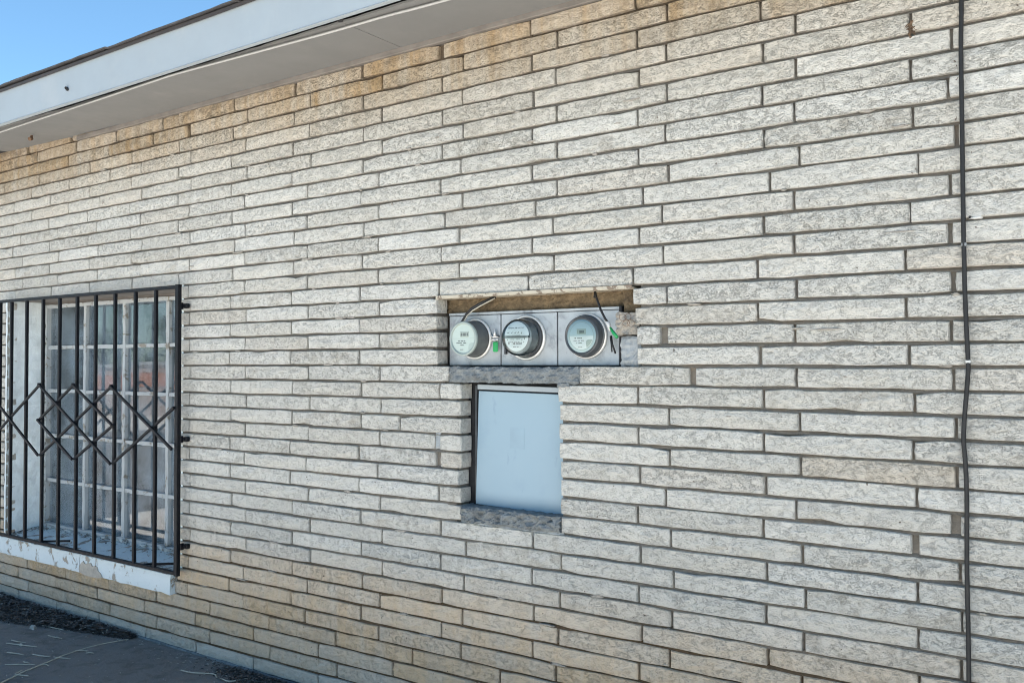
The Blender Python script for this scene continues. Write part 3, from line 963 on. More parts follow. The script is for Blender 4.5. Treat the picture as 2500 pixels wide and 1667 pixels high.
# ------------------------------------------------------------------ rest of the building shell and the dark room behind the window
sh = MB()
sh.box(X_MIN - .02, X_MIN + .18, 0.272, 9.0, -0.2, 2.905)
sh.box(X_MAX - .18, X_MAX + .02, 0.272, 9.0, -0.2, 2.905)
sh.box(X_MIN - .02, X_MAX + .02, 9.0, 9.2, -0.2, 2.905)
for i_, (x0, x1, y0, y1) in enumerate(((X_MIN - .02, X_MIN + .18, 0.272, 9.0), (X_MAX - .18, X_MAX + .02, 0.272, 9.0), (X_MIN - .02, X_MAX + .02, 9.002, 9.2))):
    boxp('outer_wall', 'shell', bld, x0, x1, y0, y1, -0.2, 2.905)
rm = MB()
rm.add([(-2.7, .275, .02), (0.4, .275, .02), (0.4, 3.0, .02), (-2.7, 3.0, .02), (-2.7, .275, 2.5), (0.4, .275, 2.5), (0.4, 3.0, 2.5), (-2.7, 3.0, 2.5)],
       [(0, 1, 2, 3), (4, 7, 6, 5), (1, 5, 6, 2), (2, 6, 7, 3), (3, 7, 4, 0)])
rm.build('room_interior', 'room', bld)

# ------------------------------------------------------------------ window
WX = [-2.175, -1.722, -1.297, -0.868, -0.44]
WZ = [0.410, 0.697, 0.981, 1.265, 1.541, 1.803]
WY = 0.245
win = empty('window', (-1.31, WY, 0.41))
place(win, bld)
win['label'] = 'tall multi-pane steel window with peeling pale paint'
def flakybar(x0, x1, z0, z1, y0, y1, seed, step=.035):
    """bar with chipped, uneven edges (paint and putty)"""
    m = MB()
    horiz = (x1 - x0) > (z1 - z0)
    n = max(3, int(max(x1 - x0, z1 - z0) / step))
    rg = random.Random(seed)
    vs = []
    for i in range(n + 1):
        t = i / n
        e = [rg.uniform(-.003, .002) for _ in range(4)]
        if horiz:
            x = x0 + (x1 - x0) * t
            sec = [(x, y0 + e[0] * .4, z0 + e[1]), (x, y0 + e[2] * .4, z1 - e[3]), (x, y1, z1 - e[3]), (x, y1, z0 + e[1])]
        else:
            z = z0 + (z1 - z0) * t
            sec = [(x0 + e[1], y0 + e[0] * .4, z), (x1 - e[3], y0 + e[2] * .4, z), (x1 - e[3], y1, z), (x0 + e[1], y1, z)]
        vs += sec
    fs = []
    for i in range(n):
        a = i * 4
        for k in range(4):
            b = (k + 1) % 4
            fs.append((a + k, a + b, a + 4 + b, a + 4 + k))
    fs += [(0, 1, 2, 3), (n * 4, n * 4 + 3, n * 4 + 2, n * 4 + 1)]
    m.add(vs, fs)
    return m
fr = MB()
for bx in ((-2.215, -2.158, WZ[0], WZ[-1]), (-0.458, -0.425, WZ[0], WZ[-1])):
    q = flakybar(bx[0], bx[1], bx[2], bx[3], WY - .022, WY + .02, 5); fr.add(q.v, q.f)
for bz in ((WZ[0] - .03, WZ[0] + .012), (WZ[-1] - .010, WZ[-1] + .010)):
    q = flakybar(-2.215, -0.425, bz[0], bz[1], WY - .020, WY + .02, 8); fr.add(q.v, q.f)
fr.build('frame', 'winframe', win)
for i, xx in enumerate(WX[1:-1]):
    flakybar(xx - .0125, xx + .0125, WZ[0] + .013, WZ[-1] - .009, WY - .014, WY + .016, 20 + i).build('mullion', 'winframe', win)
for j, zz in enumerate(WZ[1:-1]):
    for i in range(4):
        flakybar(WX[i] + (.0155 if i else .018), WX[i + 1] - (.0155 if i < 3 else .019), zz - .010, zz + .010, WY - .012, WY + .014, 40 + j * 4 + i).build('glazing_bar', 'winframe', win)
rp = random.Random(11)
for i in range(4):
    for j in range(5):
        x0 = WX[i] + (.008 if i else .02); x1 = WX[i + 1] - (.008 if i < 3 else .02)
        z0, z1 = WZ[j] + .006, WZ[j + 1] - .004
        tx, tz = rp.uniform(-.004, .004), rp.uniform(-.003, .003)
        y = WY + .004
        m = MB()
        hx, hz = (x1 - x0) / 2, (z1 - z0) / 2
        c8 = []
        for yy in (y, y + .003):
            for sx, sz in ((-1, -1), (1, -1), (1, 1), (-1, 1)):
                c8.append(((x0 + x1) / 2 + sx * hx, yy + sx * hx * tx + sz * hz * tz, (z0 + z1) / 2 + sz * hz))
        m.add(c8, [(0, 1, 2, 3), (7, 6, 5, 4), (0, 4, 5, 1), (1, 5, 6, 2), (2, 6, 7, 3), (3, 7, 4, 0)])
        m.build('pane', 'glass', win)
# putty crust along the left jamb and the foot
for k, z in enumerate([.50 + .098 * q for q in range(13)]):
    q = blob(-2.178 + rp.uniform(-.006, .012), z, rp.uniform(.035, .06), rp.uniform(.07, .12), .014, 90 + k)
    q.v = [v + Vector((0, WY - .026, 0)) for v in q.v]
    q.build('putty', 'putty', win)
for k in range(16):
    q = blob(-2.08 + k * .102, .400 + rp.uniform(-.006, .008), rp.uniform(.07, .13), rp.uniform(.025, .04), .014, 130 + k)
    q.v = [v + Vector((0, WY - .028, 0)) for v in q.v]
    q.build('putty', 'putty', win)
# reveals
m = rough_slab(0.0, 0.255, 0.38, 1.84, -2.226, -2.24, nx=8, nz=30, jy=.006, je=.003, seed=21, fx=5)
m.v = [Vector((-2.216 + (-(v.y + 2.226)), v.x, v.z)) for v in m.v]
jm = m.build('window_jamb', 'stucco', bld); jm['label'] = 'pale blue-grey stuccoed reveal at the left of the window'
m = rough_slab(0.012, 0.255, 0.38, 1.84, 0, .02, nx=4, nz=20, jy=.003, je=.002, seed=22, fx=5)
m.v = [Vector((-0.422 + v.y, v.x, v.z)) for v in m.v]
m.build('window_jamb', 'stucco', bld)
boxp('window_head', 'trim', bld, -2.24, -0.405, 0.02, 0.268, 1.830, 1.86)
boxp('window_head', 'trim', bld, -2.22, -0.42, .236, 0.268, 1.8135, 1.8295)
# painted sill in two blocks with a crack between
def sill_block(x0, x1, seed):
    m = MB(); n = max(6, int((x1 - x0) / .04)); vs = []; fs = []
    ys = [(-.020, .268), (-.022, .285), (-.021, .345), (-.017, .3655), (0.0, .371), (.06, .379), (.13, .388), (.20, .397), (.26, .402)]
    for i in range(n + 1):
        x = x0 + (x1 - x0) * i / n
        for k, (y, z) in enumerate(ys):
            q = Vector((x * 14, k * 3.1, seed))
            vs.append((x, y + noise.noise(q) * .004, z + noise.noise(q + Vector((3, 3, 3))) * (.008 if k == 0 else .004)))
    K = len(ys)
    for i in range(n):
        for k in range(K - 1):
            a = i * K + k
            fs.append((a, a + K, a + K + 1, a + 1))
    for i in (0, n):
        b = len(vs)
        vs.append((vs[i * K][0], .06, .27))
        for k in range(K - 1): fs.append((i * K + k, i * K + k + 1, b))
    for i in range(n):
        pass
    m.add(vs, fs)
    return m
sill = empty('window_sill', (-1.3, 0, .27)); place(sill, bld)
sill['label'] = 'thick white painted sill flaking to bare stone'
def sill_mat_split(m, name):
    o = m.build(name, 'sill', sill, smooth=True, autosmooth=50)
    o.data.materials.append(MAT['silltop'])
    for pl in o.data.polygons:
        if pl.normal.z > 0.75: pl.material_index = 1
    return o
sill_mat_split(sill_block(-2.60, -1.311, 1), 'sill_block')
sill_mat_split(sill_block(-1.304, -0.455, 2), 'sill_block')
# bare patch where paint has come away beside the crack
m = MB()
pts = [(-1.30, .272), (-1.30, .305), (-1.285, .322), (-1.262, .337), (-1.245, .320), (-1.22, .330), (-1.185, .335), (-1.17, .318), (-1.15, .325), (-1.125, .322), (-1.11, .300), (-1.085, .292), (-1.07, .270), (-1.11, .262), (-1.18, .260), (-1.25, .262)]
vs = [(x, -.0262 + rp.uniform(-.0006, .0006), z) for x, z in pts] + [(x, -.014, z) for x, z in pts] + [(-1.19, -.0275, .292)]
K = len(pts)
fs = [(i, (i + 1) % K, 2 * K) for i in range(K)] + [((i + 1) % K, i, K + i, K + (i + 1) % K) for i in range(K)]
fs = [tuple(reversed(f)) for f in fs]
m.add(vs, fs)
m.build('bare_patch', 'chipped', sill)
# dirt lying on the sill against the window foot
rg = random.Random(50)
m = MB()
for k in range(300):
    x = rg.uniform(-2.2, -0.5); y = .225 - abs(rg.gauss(0, .045)); z = .371 + y * .125 + .004
    if rg.random() < .3: x = -2.2 + abs(rg.gauss(0, .06)); y = rg.uniform(.02, .22); z = .371 + y * .125 + .003
    s_ = rg.uniform(.004, .013); a = rg.uniform(0, 6.28)
    dx, dy = math.cos(a) * s_, math.sin(a) * s_
    m.add([(x - dx, y - dy, z), (x + dy * .4, y - dx * .4, z + rg.uniform(0, .004)), (x + dx, y + dy, z + rg.uniform(.001, .006)), (x - dy * .4, y + dx * .4, z + .002)], [(0, 1, 2, 3)])
o = m.build('sill_debris', 'asphalt_bits', sill); o['kind'] = 'stuff'

# ------------------------------------------------------------------ curtains (inside, top-level things)
def curtain(x0t, x1t, x0b, x1b, seed, label):
    m = MB(); vs = []; fs = []; nx_, nz_ = 70, 24
    for j in range(nz_ + 1):
        t = j / nz_
        z = 1.86 - t * 1.62
        a = x0t + (x0b - x0t) * t; b = x1t + (x1b - x1t) * t
        for i in range(nx_ + 1):
            u = i / nx_
            x = a + (b - a) * u
            ph = u * (b - a + .2) * 52 + seed
            y = .326 + .026 * math.sin(ph + .6 * math.sin(t * 4 + seed)) + .008 * math.sin(ph * 2.3 + t * 3) + noise.noise(Vector((u * 6, t * 4, seed))) * .012
            vs.append((x, y, z))
    for j in range(nz_):
        for i in range(nx_):
            q = j * (nx_ + 1) + i
            fs.append((q, q + 1, q + nx_ + 2, q + nx_ + 1))
    m.add(vs, fs)
    o = m.build('curtain', 'curtain', None, smooth=True)
    tag(o, label, 'curtain', 'thin curtains behind the window')
    return o
curtain(-1.93, -1.80, -2.03, -1.86, 1.0, 'narrow gathered curtain hanging in the darker left part of the window')
curtain(-1.80, -1.17, -1.83, -1.19, 2.7, 'pale blue curtain behind the middle panes of the window')
curtain(-1.10, -0.43, -1.08, -0.43, 5.1, 'pale blue curtain behind the rightmost panes of the window')

# ------------------------------------------------------------------ security grille
gr = empty('security_grille', (-1.27, -0.05, 0.39))
tag(gr, 'black iron security grille with diamond lattice bolted over the window', 'grille')
GB = [-2.190, -2.045, -1.862, -1.672, -1.487, -1.300, -1.110, -0.920, -0.730, -0.548, -0.357]
GY, GT, GBt = -0.05, 1.823, 0.394
def bar(name, a, b, w=.0125, d=.0125, mat='iron', parent=None, bev=.0018):
    """square bar between two points lying in a plane y = const"""
    a, b = Vector(a), Vector(b)
    t = (b - a).normalized()
    yv = Vector((0, 1, 0))
    if abs(t.y) > .8: yv = Vector((0, 0, 1))
    s = t.cross(yv).normalized(); yv = s.cross(t).normalized()
    h, k = w / 2, d / 2
    prof = [(-h + bev, -k), (h - bev, -k), (h, -k + bev), (h, k - bev), (h - bev, k), (-h + bev, k), (-h, k - bev), (-h, -k + bev)]
    m = MB()
    vs = [a + s * p_ + yv * q_ for p_, q_ in prof] + [b + s * p_ + yv * q_ for p_, q_ in prof]
    fs = [(i, (i + 1) % 8, 8 + (i + 1) % 8, 8 + i) for i in range(8)] + [tuple(reversed(range(8))), tuple(range(8, 16))]
    m.add(vs, fs)
    o = m.build(name, mat, parent)
    bm = bmesh.new(); bm.from_mesh(o.data); bmesh.ops.recalc_face_normals(bm, faces=bm.faces[:]); bm.to_mesh(o.data); bm.free()
    return o
bar('frame_side', (GB[0], GY, GBt), (GB[0], GY, GT), .024, .02, parent=gr)
bar('frame_side', (GB[10], GY, GBt - .012), (GB[10], GY, GT + .012), .026, .022, parent=gr)
bar('frame_rail', (GB[0] + .013, GY, GT), (GB[10] - .0135, GY, GT), .017, .020, parent=gr)
bar('frame_rail', (GB[0] + .013, GY, GBt), (GB[10] - .0135, GY, GBt), .017, .020, parent=gr)
for xx in GB[1:-1]:
    bar('bar', (xx, GY + .001, GBt + .009), (xx, GY + .001, GT - .009), .0175, .0165, parent=gr)
LY = GY - .0165
zP, zV, zM = 1.320, 0.907, 1.1135
lat = [((GB[0] - .002, 1.013), (GB[3] + .03, 0)), ]
P1, P2, P3 = (-1.665, zP), (-1.295, zP + .003), (-0.917, zP)
V1, V2, V3 = (-1.660, zV), (-1.290, zV), (-0.908, zV - .002)
LV, RV = (-1.672, zM), (-0.897, zM)
EL1, EL2 = (GB[0] + .006, 1.216), (GB[0] + .006, 1.012)
ER1, ER2 = (GB[10] - .006, 1.219), (GB[10] - .006, 1.013)
LYb = LY - .0125
def lb(a, b, y): bar('lattice_bar', (a[0], y, a[1]), (b[0], y, b[1]), .0145, .0115, parent=gr)
lb(EL2, P1, LY); lb(P1, V3, LYb); lb(V3, ER1, LY)
lb(EL1, V1, LYb); lb(V1, P3, LY); lb(P3, ER2, LYb)
lb(P2, LV, LY); lb(LV, V2, LYb); lb(V2, RV, LY); lb(RV, P2, LYb)
for (x, z) in ((-.372, 1.728), (-.366, 1.060), (-.358, .527)):
    m = MB()
    m.bevbox(x + .020, x + .048, -.028, -.004, z - .012, z + .012, .004)
    m.bevbox(x + .016, x + .024, -.046, -.024, z - .017, z + .017, .003)
    m.tube([(x + .036, -.028, z), (x + .036, -.033, z)], .006, 6)
    m.build('bracket', 'iron', gr)
for x0, x1 in ((-1.70, -1.60), (-.66, -.56)):
    bar('stay', (x0, GY + .012, GBt + .004), (x1, .085, .392), .012, .008, parent=gr)

# ------------------------------------------------------------------ meter recess
BY = 0.062
mbx = empty('meter_cabinet', (1.685, BY, 1.428))
tag(mbx, 'galvanised three-gang meter cabinet recessed in the brick wall', 'meter cabinet')
PX = [1.297, 1.5545, 1.8135, 2.0735]
for i in range(3):
    m = MB(); m.bevbox(PX[i] + .0022, PX[i + 1] - .0022, BY, BY + .006, 1.4305, 1.6275, .002)
    m.build('cover_plate', 'galv', mbx)
boxp('top_rail', 'galv', mbx, PX[0], PX[3] + .004, BY - .001, BY + .03, 1.6295, 1.6395, .0015)
m = MB(); m.box(PX[0] - .004, PX[3] + .002, BY + .007, .19, 1.424, 1.6285); m.build('housing', 'void', mbx)
boxp('side_strip', 'void', mbx, PX[3] + .0025, PX[3] + .012, BY - .008, .12, 1.424, 1.6395)  # near-black strip filling the gap beside the plates
bd = rough_slab(1.262, 2.150, 1.6405, 1.703, .082, .10, nx=60, nz=6, jy=.008, je=.0, seed=31, fx=20).build('backing_board', 'board', bld)
bd['label'] = 'brown fibreboard strip above the meters'
for (x0, x1, z0, z1, y0, sd) in ((1.937, 1.958, 1.364, 1.424, .003, 6), (1.852, 1.900, 1.350, 1.368, -.004, 8)):
    rough_slab(x0, x1, z0, z1, y0, .05, nx=6, nz=6, jy=.004, je=.006, seed=sd, fx=20).build('cement_patch', 'concrete', wall)
# recess side faces and right-hand filling
boxp('recess_lining', 'void', bld, 1.24, 1.256, .05, .26, 1.40, 1.71)
boxp('recess_lining', 'void', bld, 1.25, 2.20, .20, .21, 0.80, 1.71)
rough_slab(2.098, 2.176, 1.428, 1.532, .018, .14, nx=10, nz=10, jy=.008, je=.006, seed=41, fx=18).build('cement_patch', 'patch', wall)
m = rough_slab(2.088, 2.172, 1.537, 1.612, .004, .14, nx=10, nz=9, jy=.014, je=.010, seed=43, fx=22)
m.build('cement_patch', 'smear', wall)
rough_slab(2.092, 2.16, 1.612, 1.695, .05, .14, nx=8, nz=8, jy=.012, je=.004, seed=45, fx=18).build('cement_patch', 'board', wall)
# wire lath poking out of the plaster
rg = random.Random(8)
m = MB()
cells = [(2.124, 1.595), (2.146, 1.598), (2.137, 1.576), (2.155, 1.575)]
for cx, cz in cells:
    pth = [(cx + .0135 * math.cos(a * math.pi / 3 + .3) + rg.uniform(-.002, .002), -.010 + rg.uniform(-.004, .004), cz + .0125 * math.sin(a * math.pi / 3 + .3)) for a in range(7)]
    pth[-1] = pth[0]
    m.tube(pth, .0009, 5)
m.build('wire_lath', 'rust', wall)

# ------------------------------------------------------------------ electricity meters
def marks(parent, c, y, lines, ch=.0035, seed=0):
    """rows of tiny printed characters"""
    rg = random.Random(seed)
    m = MB()
    for (x0, x1, z, h_) in lines:
        x = c[0] + x0
        while x < c[0] + x1:
            w_ = rg.uniform(.0012, .0030)
            if rg.random() < .82:
                m.add([(x, y, c[1] + z), (x + w_, y, c[1] + z), (x + w_, y, c[1] + z + h_), (x, y, c[1] + z + h_)], [(0, 1, 2, 3)])
            x += w_ + .0011
    return m.build('printed_marks', 'ink', parent)
def text_mesh(txt, size, x, y, z, parent, name='lettering'):
    cu = bpy.data.curves.new(name, 'FONT'); cu.body = txt; cu.size = size; cu.align_x = 'CENTER'
    ob = bpy.data.objects.new('t', cu); COL.objects.link(ob)
    dg = bpy.context.evaluated_depsgraph_get()
    me = bpy.data.meshes.new_from_object(ob.evaluated_get(dg))
    bpy.data.objects.remove(ob)
    me.transform(Matrix.Rotation(math.pi / 2, 4, 'X'))
    me.materials.clear(); me.materials.append(MAT['ink'])
    o = bpy.data.objects.new(name, me); COL.objects.link(o)
    o.location = (x, y, z); place(o, parent)
    return o
def ring_band(parent, c, r, y, rt=.0062):
    m = MB()
    m.lathe_y(c, [(r - rt, y + .004), (r, y - .001), (r + rt * .2, y - .006), (r - rt * .4, y - .011), (r - rt * 1.5, y - .010), (r - rt * 1.7, y - .004)], 56)
    return m.build('clamp_ring', 'ring', parent, smooth=True)

# meter 1: grey-green digital meter with clamp lug and green seal
c1 = (1.434, 1.534)
m1 = empty('electric_meter', (c1[0], BY, c1[1] - .08))
tag(m1, 'grey-green digital electric meter with a green seal tag, leftmost of three', 'electric meter')
ring_band(m1, c1, .080, BY - .002, .0048)
# lug of the clamp
m = MB()
for dz in (.0065, -.0035):
    m.tube([(c1[0] + .073, BY - .008, c1[1] + dz * 2.6), (c1[0] + .088, BY - .010, c1[1] + dz), (c1[0] + .117, BY - .010, c1[1] + dz)], .0034, 7)
m.build('clamp_lug', 'ring', m1, smooth=True)
m = MB(); m.tube([(c1[0] + .112, BY - .010, c1[1] + .009), (c1[0] + .119, BY - .010, c1[1] + .009)], .0042, 8)
m.build('clamp_screw', 'darkmetal', m1)
m = MB(); m.tube([(c1[0] + .101, BY - .012, c1[1] + .010), (c1[0] + .101, BY - .012, c1[1] + .022), (c1[0] + .101, BY - .012, c1[1] + .038)], [.0065, .0055, .0015], 9)
m.build('clamp_bolt', 'ring', m1, smooth=True)
m = MB()
m.bevbox(c1[0] + .096, c1[0] + .120, BY - .022, BY - .013, c1[1] - .052, c1[1] - .012, .004)
m.build('seal_tag', 'seal', m1)
m = MB(); m.tube([(c1[0] + .104, BY - .0175, c1[1] - .012), (c1[0] + .104, BY - .012, c1[1] - .002)], .004, 7); m.build('seal_stem', 'clip', m1)
f1 = BY - .085
m = MB(); m.lathe_y(c1, [(.070, BY - .001), (.070, BY - .03), (.067, BY - .05), (.0665, f1 + .012), (.066, f1 + .010)], 48)
m.build('meter_body', 'meterbody', m1, smooth=True, autosmooth=50)
m = MB(); m.lathe_y(c1, [(.066, f1 + .0115), (.0675, f1 + .006), (.066, f1), (.059, f1 - .001), (.0565, f1 + .006)], 48)
m.build('face_rim', 'rim', m1, smooth=True)
m = MB(); m.disc_y(c1, .0568, f1 + .005); fc1 = m.build('face_plate', 'face_green', m1)
m = MB(); m.add([(c1[0] - .054, f1 + .0044, c1[1] + .000), (c1[0] + .054, f1 + .0044, c1[1] + .000), (c1[0] + .054, f1 + .0044, c1[1] + .0012), (c1[0] - .054, f1 + .0044, c1[1] + .0012)], [(0, 1, 2, 3)])
m.build('face_line', 'face_band', fc1)
def swoosh(c, r, y, mat, parent):
    m = MB(); pts = []
    for k in range(10):
        a = math.radians(-62 + (46 + 0) * k / 9)
        pts.append((c[0] + r * math.cos(a), c[1] + r * math.sin(a)))
    inner = []
    for k in range(10):
        t = k / 9
        x = pts[-1][0] + (pts[0][0] - pts[-1][0]) * t - .012 * math.sin(math.pi * t)
        z = pts[-1][1] + (pts[0][1] - pts[-1][1]) * t + .010 * math.sin(math.pi * t)
        inner.append((x, z))
    al = pts + inner[1:-1]
    m.add([(x, y, z) for x, z in al], [tuple(range(len(al)))])
    return m.build('face_swoosh', mat, parent)
swoosh(c1, .0555, f1 + .0043, 'face_band', fc1)
lc = MB(); lc.bevbox(c1[0] - .016, c1[0] + .026, f1 + .003, f1 + .007, c1[1] + .006, c1[1] + .027, .001); lc.build('display', 'lcd', fc1)
marks(fc1, c1, f1 + .0027, [(-.012, .022, .010, .012)], seed=3)
marks(fc1, c1, f1 + .0042, [(-.028, -.018, -.011, .0035), (-.012, .008, -.011, .0035), (-.034, .014, -.0185, .003), (-.020, .002, -.027, .003), (-.016, 0, -.044, .003)], seed=1)

# meter 2: glass dome with dials
c2 = (1.679, 1.535)
m2 = empty('electric_meter', (c2[0], BY, c2[1] - .085))
tag(m2, 'round glass-domed dial electric meter with white face, middle of three', 'electric meter')
ring_band(m2, c2, .0845, BY - .002, .0048)
m = MB(); m.lathe_y(c2, [(.074, BY - .001), (.074, BY - .02), (.071, BY - .026)], 48); m.build('meter_base', 'darkmetal', m2, smooth=True, autosmooth=40)
m = MB(); m.lathe_y(c2, [(.071, BY - .026), (.0695, BY - .045), (.068, BY - .068), (.064, BY - .077), (.055, BY - .081), (.03, BY - .083), (.0005, BY - .083)], 48)
m.build('glass_dome', 'meterglass', m2, smooth=True)
fy = BY - .068
m = MB(); m.lathe_y(c2, [(.066, BY - .022), (.0625, fy + .006)], 40); m.disc_y(c2, .0625, fy + .006); m.build('inner_drum', 'drum', m2, smooth=True, autosmooth=40)
# upper and lower face plates
m = MB(); pts = [(.056 * math.cos(a), .056 * math.sin(a)) for a in [math.radians(4 + 172 * k / 24) for k in range(25)]]
m.add([(c2[0] - .002 + x, fy, c2[1] + .003 + z) for x, z in pts], [tuple(range(25))])
up = m.build('dial_plate', 'face_white', m2)
m = MB(); pts = [(.053 * math.cos(a), .053 * math.sin(a)) for a in [math.radians(184 + 172 * k / 24) for k in range(25)]]
m.add([(c2[0] - .002 + x, fy - .002, c2[1] + .001 + z) for x, z in pts], [tuple(range(25))])
lo = m.build('name_plate', 'face_white', m2)
text_mesh('GENERAL  \u25a0  ELECTRIC', .0068, c2[0] - .004, fy - .0007, c2[1] + .033, up)
text_mesh('KILOWATTHOURS', .0042, c2[0] - .004, fy - .0007, c2[1] + .006, up)
m = MB()
for k, (x, a) in enumerate(((-.034, .4), (-.018, 1.2), (-.002, .7), (.011, 1.0), (.026, 1.4))):
    dx, dz = math.cos(a) * .0052, math.sin(a) * .0052
    cx, cz = c2[0] - .004 + x, c2[1] + .018 + (.001 if k % 2 else 0)
    m.add([(cx - dx + dz * .18, fy - .0012, cz - dz - dx * .18), (cx + dx, fy - .0012, cz + dz), (cx - dx - dz * .45, fy - .0012, cz - dz + dx * .45)], [(0, 1, 2)])
m.build('dial_hands', 'ink', up)['kind'] = 'stuff'
marks(lo, (c2[0] - .004, c2[1]), fy - .0027, [(-.040, -.036, -.010, .004), (-.030, -.006, -.0085, .0022), (.002, .022, -.0085, .0022), (.026, .032, -.0125, .006), (.037, .040, -.008, .005), (-.034, -.030, -.026, .008), (-.034, .036, -.019, .0022), (-.018, .030, -.027, .007), (-.012, .018, -.037, .0025)], seed=5)
boxp('disc_window', 'ink', m2, c2[0] - .046, c2[0] + .040, fy - .003, fy - .0015, c2[1] + .0012, c2[1] + .0024)
m = MB(); m.bevbox(c2[0] - .1005, c2[0] - .092, BY - .012, BY - .001, c2[1] - .062, c2[1] - .030, .001); m.build('hasp', 'ink', m2)
m = MB(); m.tube([(c2[0] + .050, fy + .004, c2[1] - .002), (c2[0] + .050, fy + .004, c2[1] + .012)], .004, 6); m.build('lever', 'ink', m2)

# meter 3: shallow digital meter with dark rim
c3 = (1.943, 1.536)
m3 = empty('electric_meter', (c3[0], BY, c3[1] - .085))
tag(m3, 'shallow digital electric meter with dark rim and loose wire, rightmost of three', 'electric meter')
ring_band(m3, c3, .0815, BY - .002, .0052)
f3 = BY - .043
m = MB(); m.lathe_y(c3, [(.077, BY - .001), (.0775, BY - .018), (.074, BY - .020), (.0735, BY - .030), (.070, f3 - .002), (.065, f3 - .006), (.060, f3 - .002)], 56)
m.build('meter_body', 'darkmetal', m3, smooth=True, autosmooth=35)
m = MB(); m.disc_y(c3, .0605, f3 - .0015); fc3 = m.build('face_plate', 'face_blue', m3)
m = MB(); m.lathe_y(c3, [(.0605, f3 - .002), (.058, f3 - .004), (.045, f3 - .0075), (.02, f3 - .009), (.0005, f3 - .009)], 48); m.build('glass_dome', 'meterglass', m3, smooth=True)
m = MB(); m.lathe_y(c3, [(.0505, f3 - .0022), (.0490, f3 - .0022)], 48); m.build('face_ring', 'face_band', fc3)
m = MB(); m.disc_y(c3, .0485, f3 - .0024, 24, math.pi, 2 * math.pi); m.build('lower_face', 'face_white', fc3)
swoosh(c3, .047, f3 - .0030, 'face_band', fc3)
m = MB(); m.bevbox(c3[0] - .019, c3[0] + .019, f3 - .0036, f3 - .0022, c3[1] + .006, c3[1] + .026, .0004); m.build('display', 'lcd', fc3)
marks(fc3, c3, f3 - .0040, [(-.014, .012, .010, .010)], seed=13)
marks(fc3, c3, f3 - .0030, [(-.028, -.022, -.010, .004), (-.016, -.004, -.010, .004), (.000, .003, -.010, .004), (-.036, .012, -.0185, .003), (-.020, .002, -.027, .003), (-.014, .002, -.042, .003)], seed=11)

# loose wires
def wire(name, path, r, mat, label, n=7):
    m = MB(); m.tube(path, r, n)
    o = m.build(name, mat, None, smooth=True)
    tag(o, label, 'wire')
    return o
wire('wire', [(1.362, .052, 1.588), (1.385, .035, 1.600), (1.415, .025, 1.628), (1.445, .022, 1.652), (1.49, .025, 1.672), (1.548, .035, 1.694)], .0066, 'cable', 'black wire bent from left meter up under the steel lintel')
wire('wire', [(1.372, .046, 1.576), (1.392, .031, 1.596), (1.424, .020, 1.626), (1.452, .017, 1.644), (1.49, .017, 1.661), (1.556, .022, 1.688)], .0024, 'straw', 'pale wire lying along the black wire at the left meter')
m = MB(); m.tube([(1.338, .05, 1.574), (1.35, .035, 1.572), (1.372, .02, 1.582)], [.010, .009, .003], 8)
tag(m.build('wire_nut', 'ring', None, smooth=True), 'silver wire connector beside the left meter', 'connector')
wire('wire', [(1.985, .045, 1.694), (1.998, .030, 1.672), (2.022, .020, 1.625), (2.040, .018, 1.594), (2.052, .022, 1.576)], .0042, 'cable', 'black wire dropping from the steel lintel to the right meter')
wire('wire', [(1.985, .042, 1.694), (1.986, .034, 1.672)], .0030, 'cable', 'short cut black wire stub under the steel lintel')
m = MB(); m.tube([(2.035, .025, 1.594), (2.052, .020, 1.575), (2.060, .020, 1.552)], [.0055, .0075, .005], 8)
tag(m.build('wire_splice', 'clip', None, smooth=True), 'white taped wire splice at the right meter', 'wire splice')
m = MB(); m.tube([(2.062, .014, 1.563), (2.078, .010, 1.543), (2.094, .006, 1.527)], [.0036, .0062, .0062], 8)
tag(m.build('seal_tag', 'seal', None, smooth=True), 'small green seal tag dangling at the right meter', 'seal')
wire('wire', [(2.044, .048, 1.535), (2.050, .044, 1.500), (2.052, .044, 1.478)], .0026, 'cable', 'thin black wire tail hanging beside the right meter')
wire('wire', [(2.048, .046, 1.535), (2.056, .040, 1.505), (2.066, .044, 1.472)], .0034, 'cable', 'thicker black wire tail hanging beside the right meter')

# ------------------------------------------------------------------ electrical panel
pn = empty('electrical_panel', (1.64, .06, .87))
tag(pn, 'flush electrical panel with flat pale blue door below the meters', 'electrical panel')
m = MB()
th = .0125 / .42
def tilt(x, z): return (x, z - (x - 1.445) * .018)
x0, x1, z0, z1 = 1.4415, 1.852, .886, 1.330
bm_ = MB(); bm_.bevbox(x0, x1, .058, .064, z0, z1, .0015)
bm_.v = [Vector((v.x + (v.z - 1.1) * .035 * (1 if v.x < 1.6 else 0), v.y, v.z - (v.x - 1.445) * .018)) for v in bm_.v]
bm_.build('panel_door', 'cover', pn)
gm = MB(); gm.box(1.600, 1.668, .0574, .0590, 1.116, 1.196)
gm.v = [Vector((v.x, v.y, v.z - (v.x - 1.445) * .018)) for v in gm.v]
gm.build('label_ghost', 'ghost', pn)
bm_ = MB(); bm_.bevbox(1.449, 1.852, .050, .10, 1.3365, 1.356, .0015)
bm_.v = [Vector((v.x, v.y, v.z - (v.x - 1.445) * .018)) for v in bm_.v]
bm_.build('panel_flange', 'fascia', pn)
boxp('panel_box', 'void', pn, 1.386, 1.862, .075, .19, .835, 1.369)
boxp('panel_side', 'darkmetal', pn, 1.430, 1.438, .061, .19, .90, 1.35)

